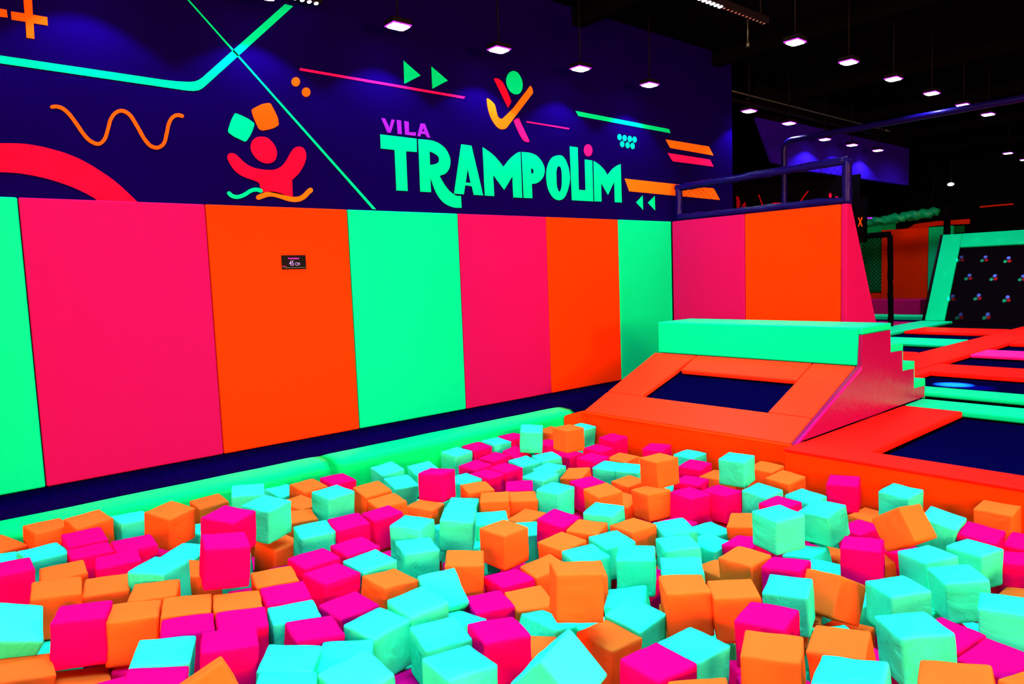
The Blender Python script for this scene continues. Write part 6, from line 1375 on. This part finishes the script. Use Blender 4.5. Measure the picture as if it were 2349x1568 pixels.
# effect lights throwing small coloured dots
el = empty('effect_light', (1.3, 15.2, 4.1)); tag(el, 'small dark effect projector on the ceiling before the sloping trampoline', 'projector')
box('body', 1.2, 1.4, 15.1, 15.3, 4.1, 4.28, M['housing'], el, 0.01, 2)
tube('hanger', line((1.3, 15.2, 4.28), (1.3, 15.2, 4.39), 2), 0.02, M['housing'], el, 8)
GEL = {'b': (0.25, 0.5, 1.0), 'r': (1.0, 0.02, 0.02), 'g': (0.02, 1.0, 0.2), 'y': (1.0, 0.55, 0.2), 'w': (0.9, 1.0, 0.9)}
def beam(parent, src, dst, col, power, deg, blend=0.3):
    sd = bpy.data.lights.new('gel_beam', 'SPOT'); sd.energy = power; sd.color = col; sd.spot_size = math.radians(deg); sd.spot_blend = blend; sd.shadow_soft_size = 0.005
    so = bpy.data.objects.new('gel_beam', sd); COL.objects.link(so); so.location = src; aim(so, dst)
    so.parent = parent; so.matrix_parent_inverse = Matrix.Translation(-parent.location)
for x, y, z, c, k in [(0.112,18.647,1.418,'b',0.25),(0.144,18.608,1.346,'r',0.25),(0.058,18.604,1.339,'g',0.25),(0.596,18.635,1.396,'b',0.7),(0.625,18.597,1.325,'r',0.7),(0.543,18.593,1.319,'g',0.7),(1.044,18.613,1.356,'b',1),(1.072,18.576,1.286,'r',1),(0.993,18.572,1.28,'g',1),(0.35,18.419,0.998,'b',0.6),(0.38,18.381,0.927,'r',0.6),(0.297,18.376,0.92,'g',0.6),(0.847,18.406,0.975,'b',1),(0.875,18.369,0.906,'r',1),(0.796,18.365,0.898,'g',1),(1.377,18.394,0.951,'b',0.8),(1.404,18.357,0.885,'r',0.8),(1.328,18.353,0.877,'g',0.8),(0.095,18.168,0.536,'b',0.25),(0.126,18.13,0.467,'r',0.25),(0.041,18.125,0.457,'g',0.25),(0.612,18.177,0.553,'b',0.8),(0.641,18.14,0.485,'r',0.8),(0.56,18.135,0.476,'g',0.8),(1.164,18.155,0.512,'b',1),(1.191,18.119,0.446,'r',1),(1.114,18.114,0.437,'g',1),(0.33,17.951,0.136,'b',0.2),(0.36,17.915,0.069,'r',0.2),(0.277,17.909,0.058,'g',0.2),(0.853,17.955,0.144,'b',0.6),(0.881,17.919,0.078,'r',0.6),(0.802,17.914,0.068,'g',0.6),(-0.101,18.809,1.82,'y',0.1),(-0.084,18.824,1.848,'w',0.08),(0.368,18.792,1.79,'y',0.1),(0.384,18.807,1.817,'w',0.08),(0.82,18.766,1.741,'y',0.1),(0.836,18.78,1.768,'w',0.08),(1.24,18.725,1.666,'y',0.1),(1.256,18.739,1.692,'w',0.08),(-0.142,18.37,1.012,'y',0.1),(-0.125,18.385,1.04,'w',0.08),(-0.229,17.838,0.033,'y',0.1),(-0.212,17.853,0.061,'w',0.08)]:
    beam(el, (1.3, 15.2, 4.08), (x, y, z), GEL[c], 150000 * k * (0.01 if c in 'yw' else 1), 1.0)
e2 = empty('effect_light', (4.2, 9.4, 4.1)); tag(e2, 'dark effect projector on the ceiling over the right-hand trampolines', 'projector')
box('body', 4.1, 4.3, 9.3, 9.5, 4.1, 4.28, M['housing'], e2, 0.01, 2)
tube('hanger', line((4.2, 9.4, 4.28), (4.2, 9.4, 4.39), 2), 0.02, M['housing'], e2, 8)
GLOW = [(3.009, 9.019, -0.07), (3.267, 8.935, -0.07)]
beam(e2, (4.2, 9.4, 4.08), GLOW[0], (0.02, 1.0, 0.25), 900000, 5.5, 1.0)
beam(e2, (4.2, 9.4, 4.08), GLOW[1], (0.1, 0.25, 1.0), 5000, 5.5, 1.0)

# green fabric roll, painted strips and the tiny white lamp at the back
bm = bmesh.new()
P = [Vector((-3.3 + 2.15 * i / 40, 21.0, 2.50 + .14 * (i / 40) + .03 * noise.noise(Vector((i * .3, 0, 0))))) for i in range(41)]
tube_bm(P, .11, 14, bm, wob=.9)
fb = empty('fabric_roll', (-2.2, 21.0, 2.6)); link('fabric', bm, M['tarp'], fb, wn=False)
for xx in (-3.1, -1.3): tube('cord', line((xx, 21.0, 2.55), (xx, 21.0, 4.39), 2), 0.01, M['housing'], fb, 6)
tag(fb, 'crumpled green fabric roll hanging above the far wall', 'fabric')
def strip(name, pts, m, lbl, cat, y=23.97):
    o = flat_shape(name, [pts], M[m], on_cross_wall(y), None, .03); tag(o, lbl, cat); return o
sc = (21.6) / 21.0
def far(x, z, y=23.97): 
    k = y / 21.0
    return (5.823 + (x - 5.823) * k, 1.334 + (z - 1.334) * k)
strip('wall_banner', [far(-1.945, 2.256), far(-1.72, 2.38), far(-1.3, 2.405), far(-.432, 2.40), far(-.43, 2.275), far(-1.0, 2.29)], 'orange', 'orange strip slanting up behind the tall black post', 'panel')
strip('wall_banner', [far(-.213, 2.66), far(.506, 2.665), far(.506, 2.70), far(-.213, 2.70)], 'orange', 'thin red strip high in the dark at far right', 'panel')
strip('wall_banner', [far(-.98, 2.06), far(-.55, 2.06), far(-.55, 2.24), far(-.98, 2.24)], 'greennet', 'short green netted strip right of the tall black post', 'panel')
wl = empty('white_spotlight', (-.887, 21, 3.33)); tag(wl, 'tiny white spotlight in the dark above the sloping trampoline', 'ceiling lamp')
bm = bmesh.new(); bmesh.ops.create_uvsphere(bm, u_segments=14, v_segments=8, radius=.06); bmesh.ops.scale(bm, vec=(1.3, 1, .7), verts=bm.verts); bmesh.ops.translate(bm, vec=(-.887, 21, 3.33), verts=bm.verts)
link('bulb', bm, M['led'], wl, wn=False)
tube('hanger', line((-.887, 21, 3.38), (-.887, 21, 4.39), 2), .012, M['housing'], wl, 6)
# red painted strokes on the dark wall seen above the partition
RW = tag(box('dark_screen', -2.9, -0.2, 14.0, 14.05, 1.5, 3.05, M['black'], bevel=0), 'black screen wall behind the net frame with red strokes', 'screen')
for pts, lb in [([(-2.824,2.93),(-2.766,2.891),(-2.734,2.787),(-2.743,2.698),(-2.769,2.629),(-2.819,2.625)],'red leaf stroke'),([(-2.604,2.778),(-2.601,2.606),(-2.718,2.618),(-2.667,2.735)],'red leaf stroke'),([(-2.304,2.895),(-2.28,2.896),(-2.186,2.647),(-2.214,2.641)],'thin red stroke'),([(-1.217,2.851),(-1.196,2.841),(-1.366,2.64),(-1.392,2.651)],'thin red stroke'),([(-2.026,2.614),(-2.015,2.624),(-2.004,2.634),(-1.993,2.644),(-1.982,2.652),(-1.971,2.657),(-1.951,2.662),(-1.93,2.665),(-1.908,2.665),(-1.884,2.664),(-1.862,2.662),(-1.83,2.657),(-1.799,2.649),(-1.767,2.639),(-1.736,2.629),(-1.704,2.62),(-1.693,2.621),(-1.687,2.629),(-1.69,2.638),(-1.698,2.645),(-1.73,2.654),(-1.761,2.664),(-1.794,2.673),(-1.827,2.682),(-1.861,2.687),(-1.885,2.69),(-1.91,2.691),(-1.935,2.691),(-1.96,2.688),(-1.984,2.681),(-2.0,2.674),(-2.013,2.664),(-2.025,2.653),(-2.035,2.643),(-2.047,2.633),(-2.05,2.625),(-2.046,2.615),(-2.036,2.61)],'curved red stroke'),([(-0.729,2.706),(-0.732,2.685),(-0.74,2.668),(-0.751,2.66),(-0.764,2.661),(-0.776,2.672),(-0.784,2.691),(-0.787,2.713),(-0.784,2.734),(-0.776,2.751),(-0.764,2.759),(-0.752,2.758),(-0.74,2.747),(-0.732,2.729)],'red dot'),([(-0.605,2.649),(-0.608,2.636),(-0.618,2.628),(-0.631,2.626),(-0.644,2.63),(-0.654,2.641),(-0.658,2.654),(-0.654,2.667),(-0.644,2.676),(-0.631,2.678),(-0.618,2.673),(-0.608,2.662)],'red dot')]:
    o = flat_shape('painted_stroke', [pts], M['p_red'], on_cross_wall(13.99), RW, .006)
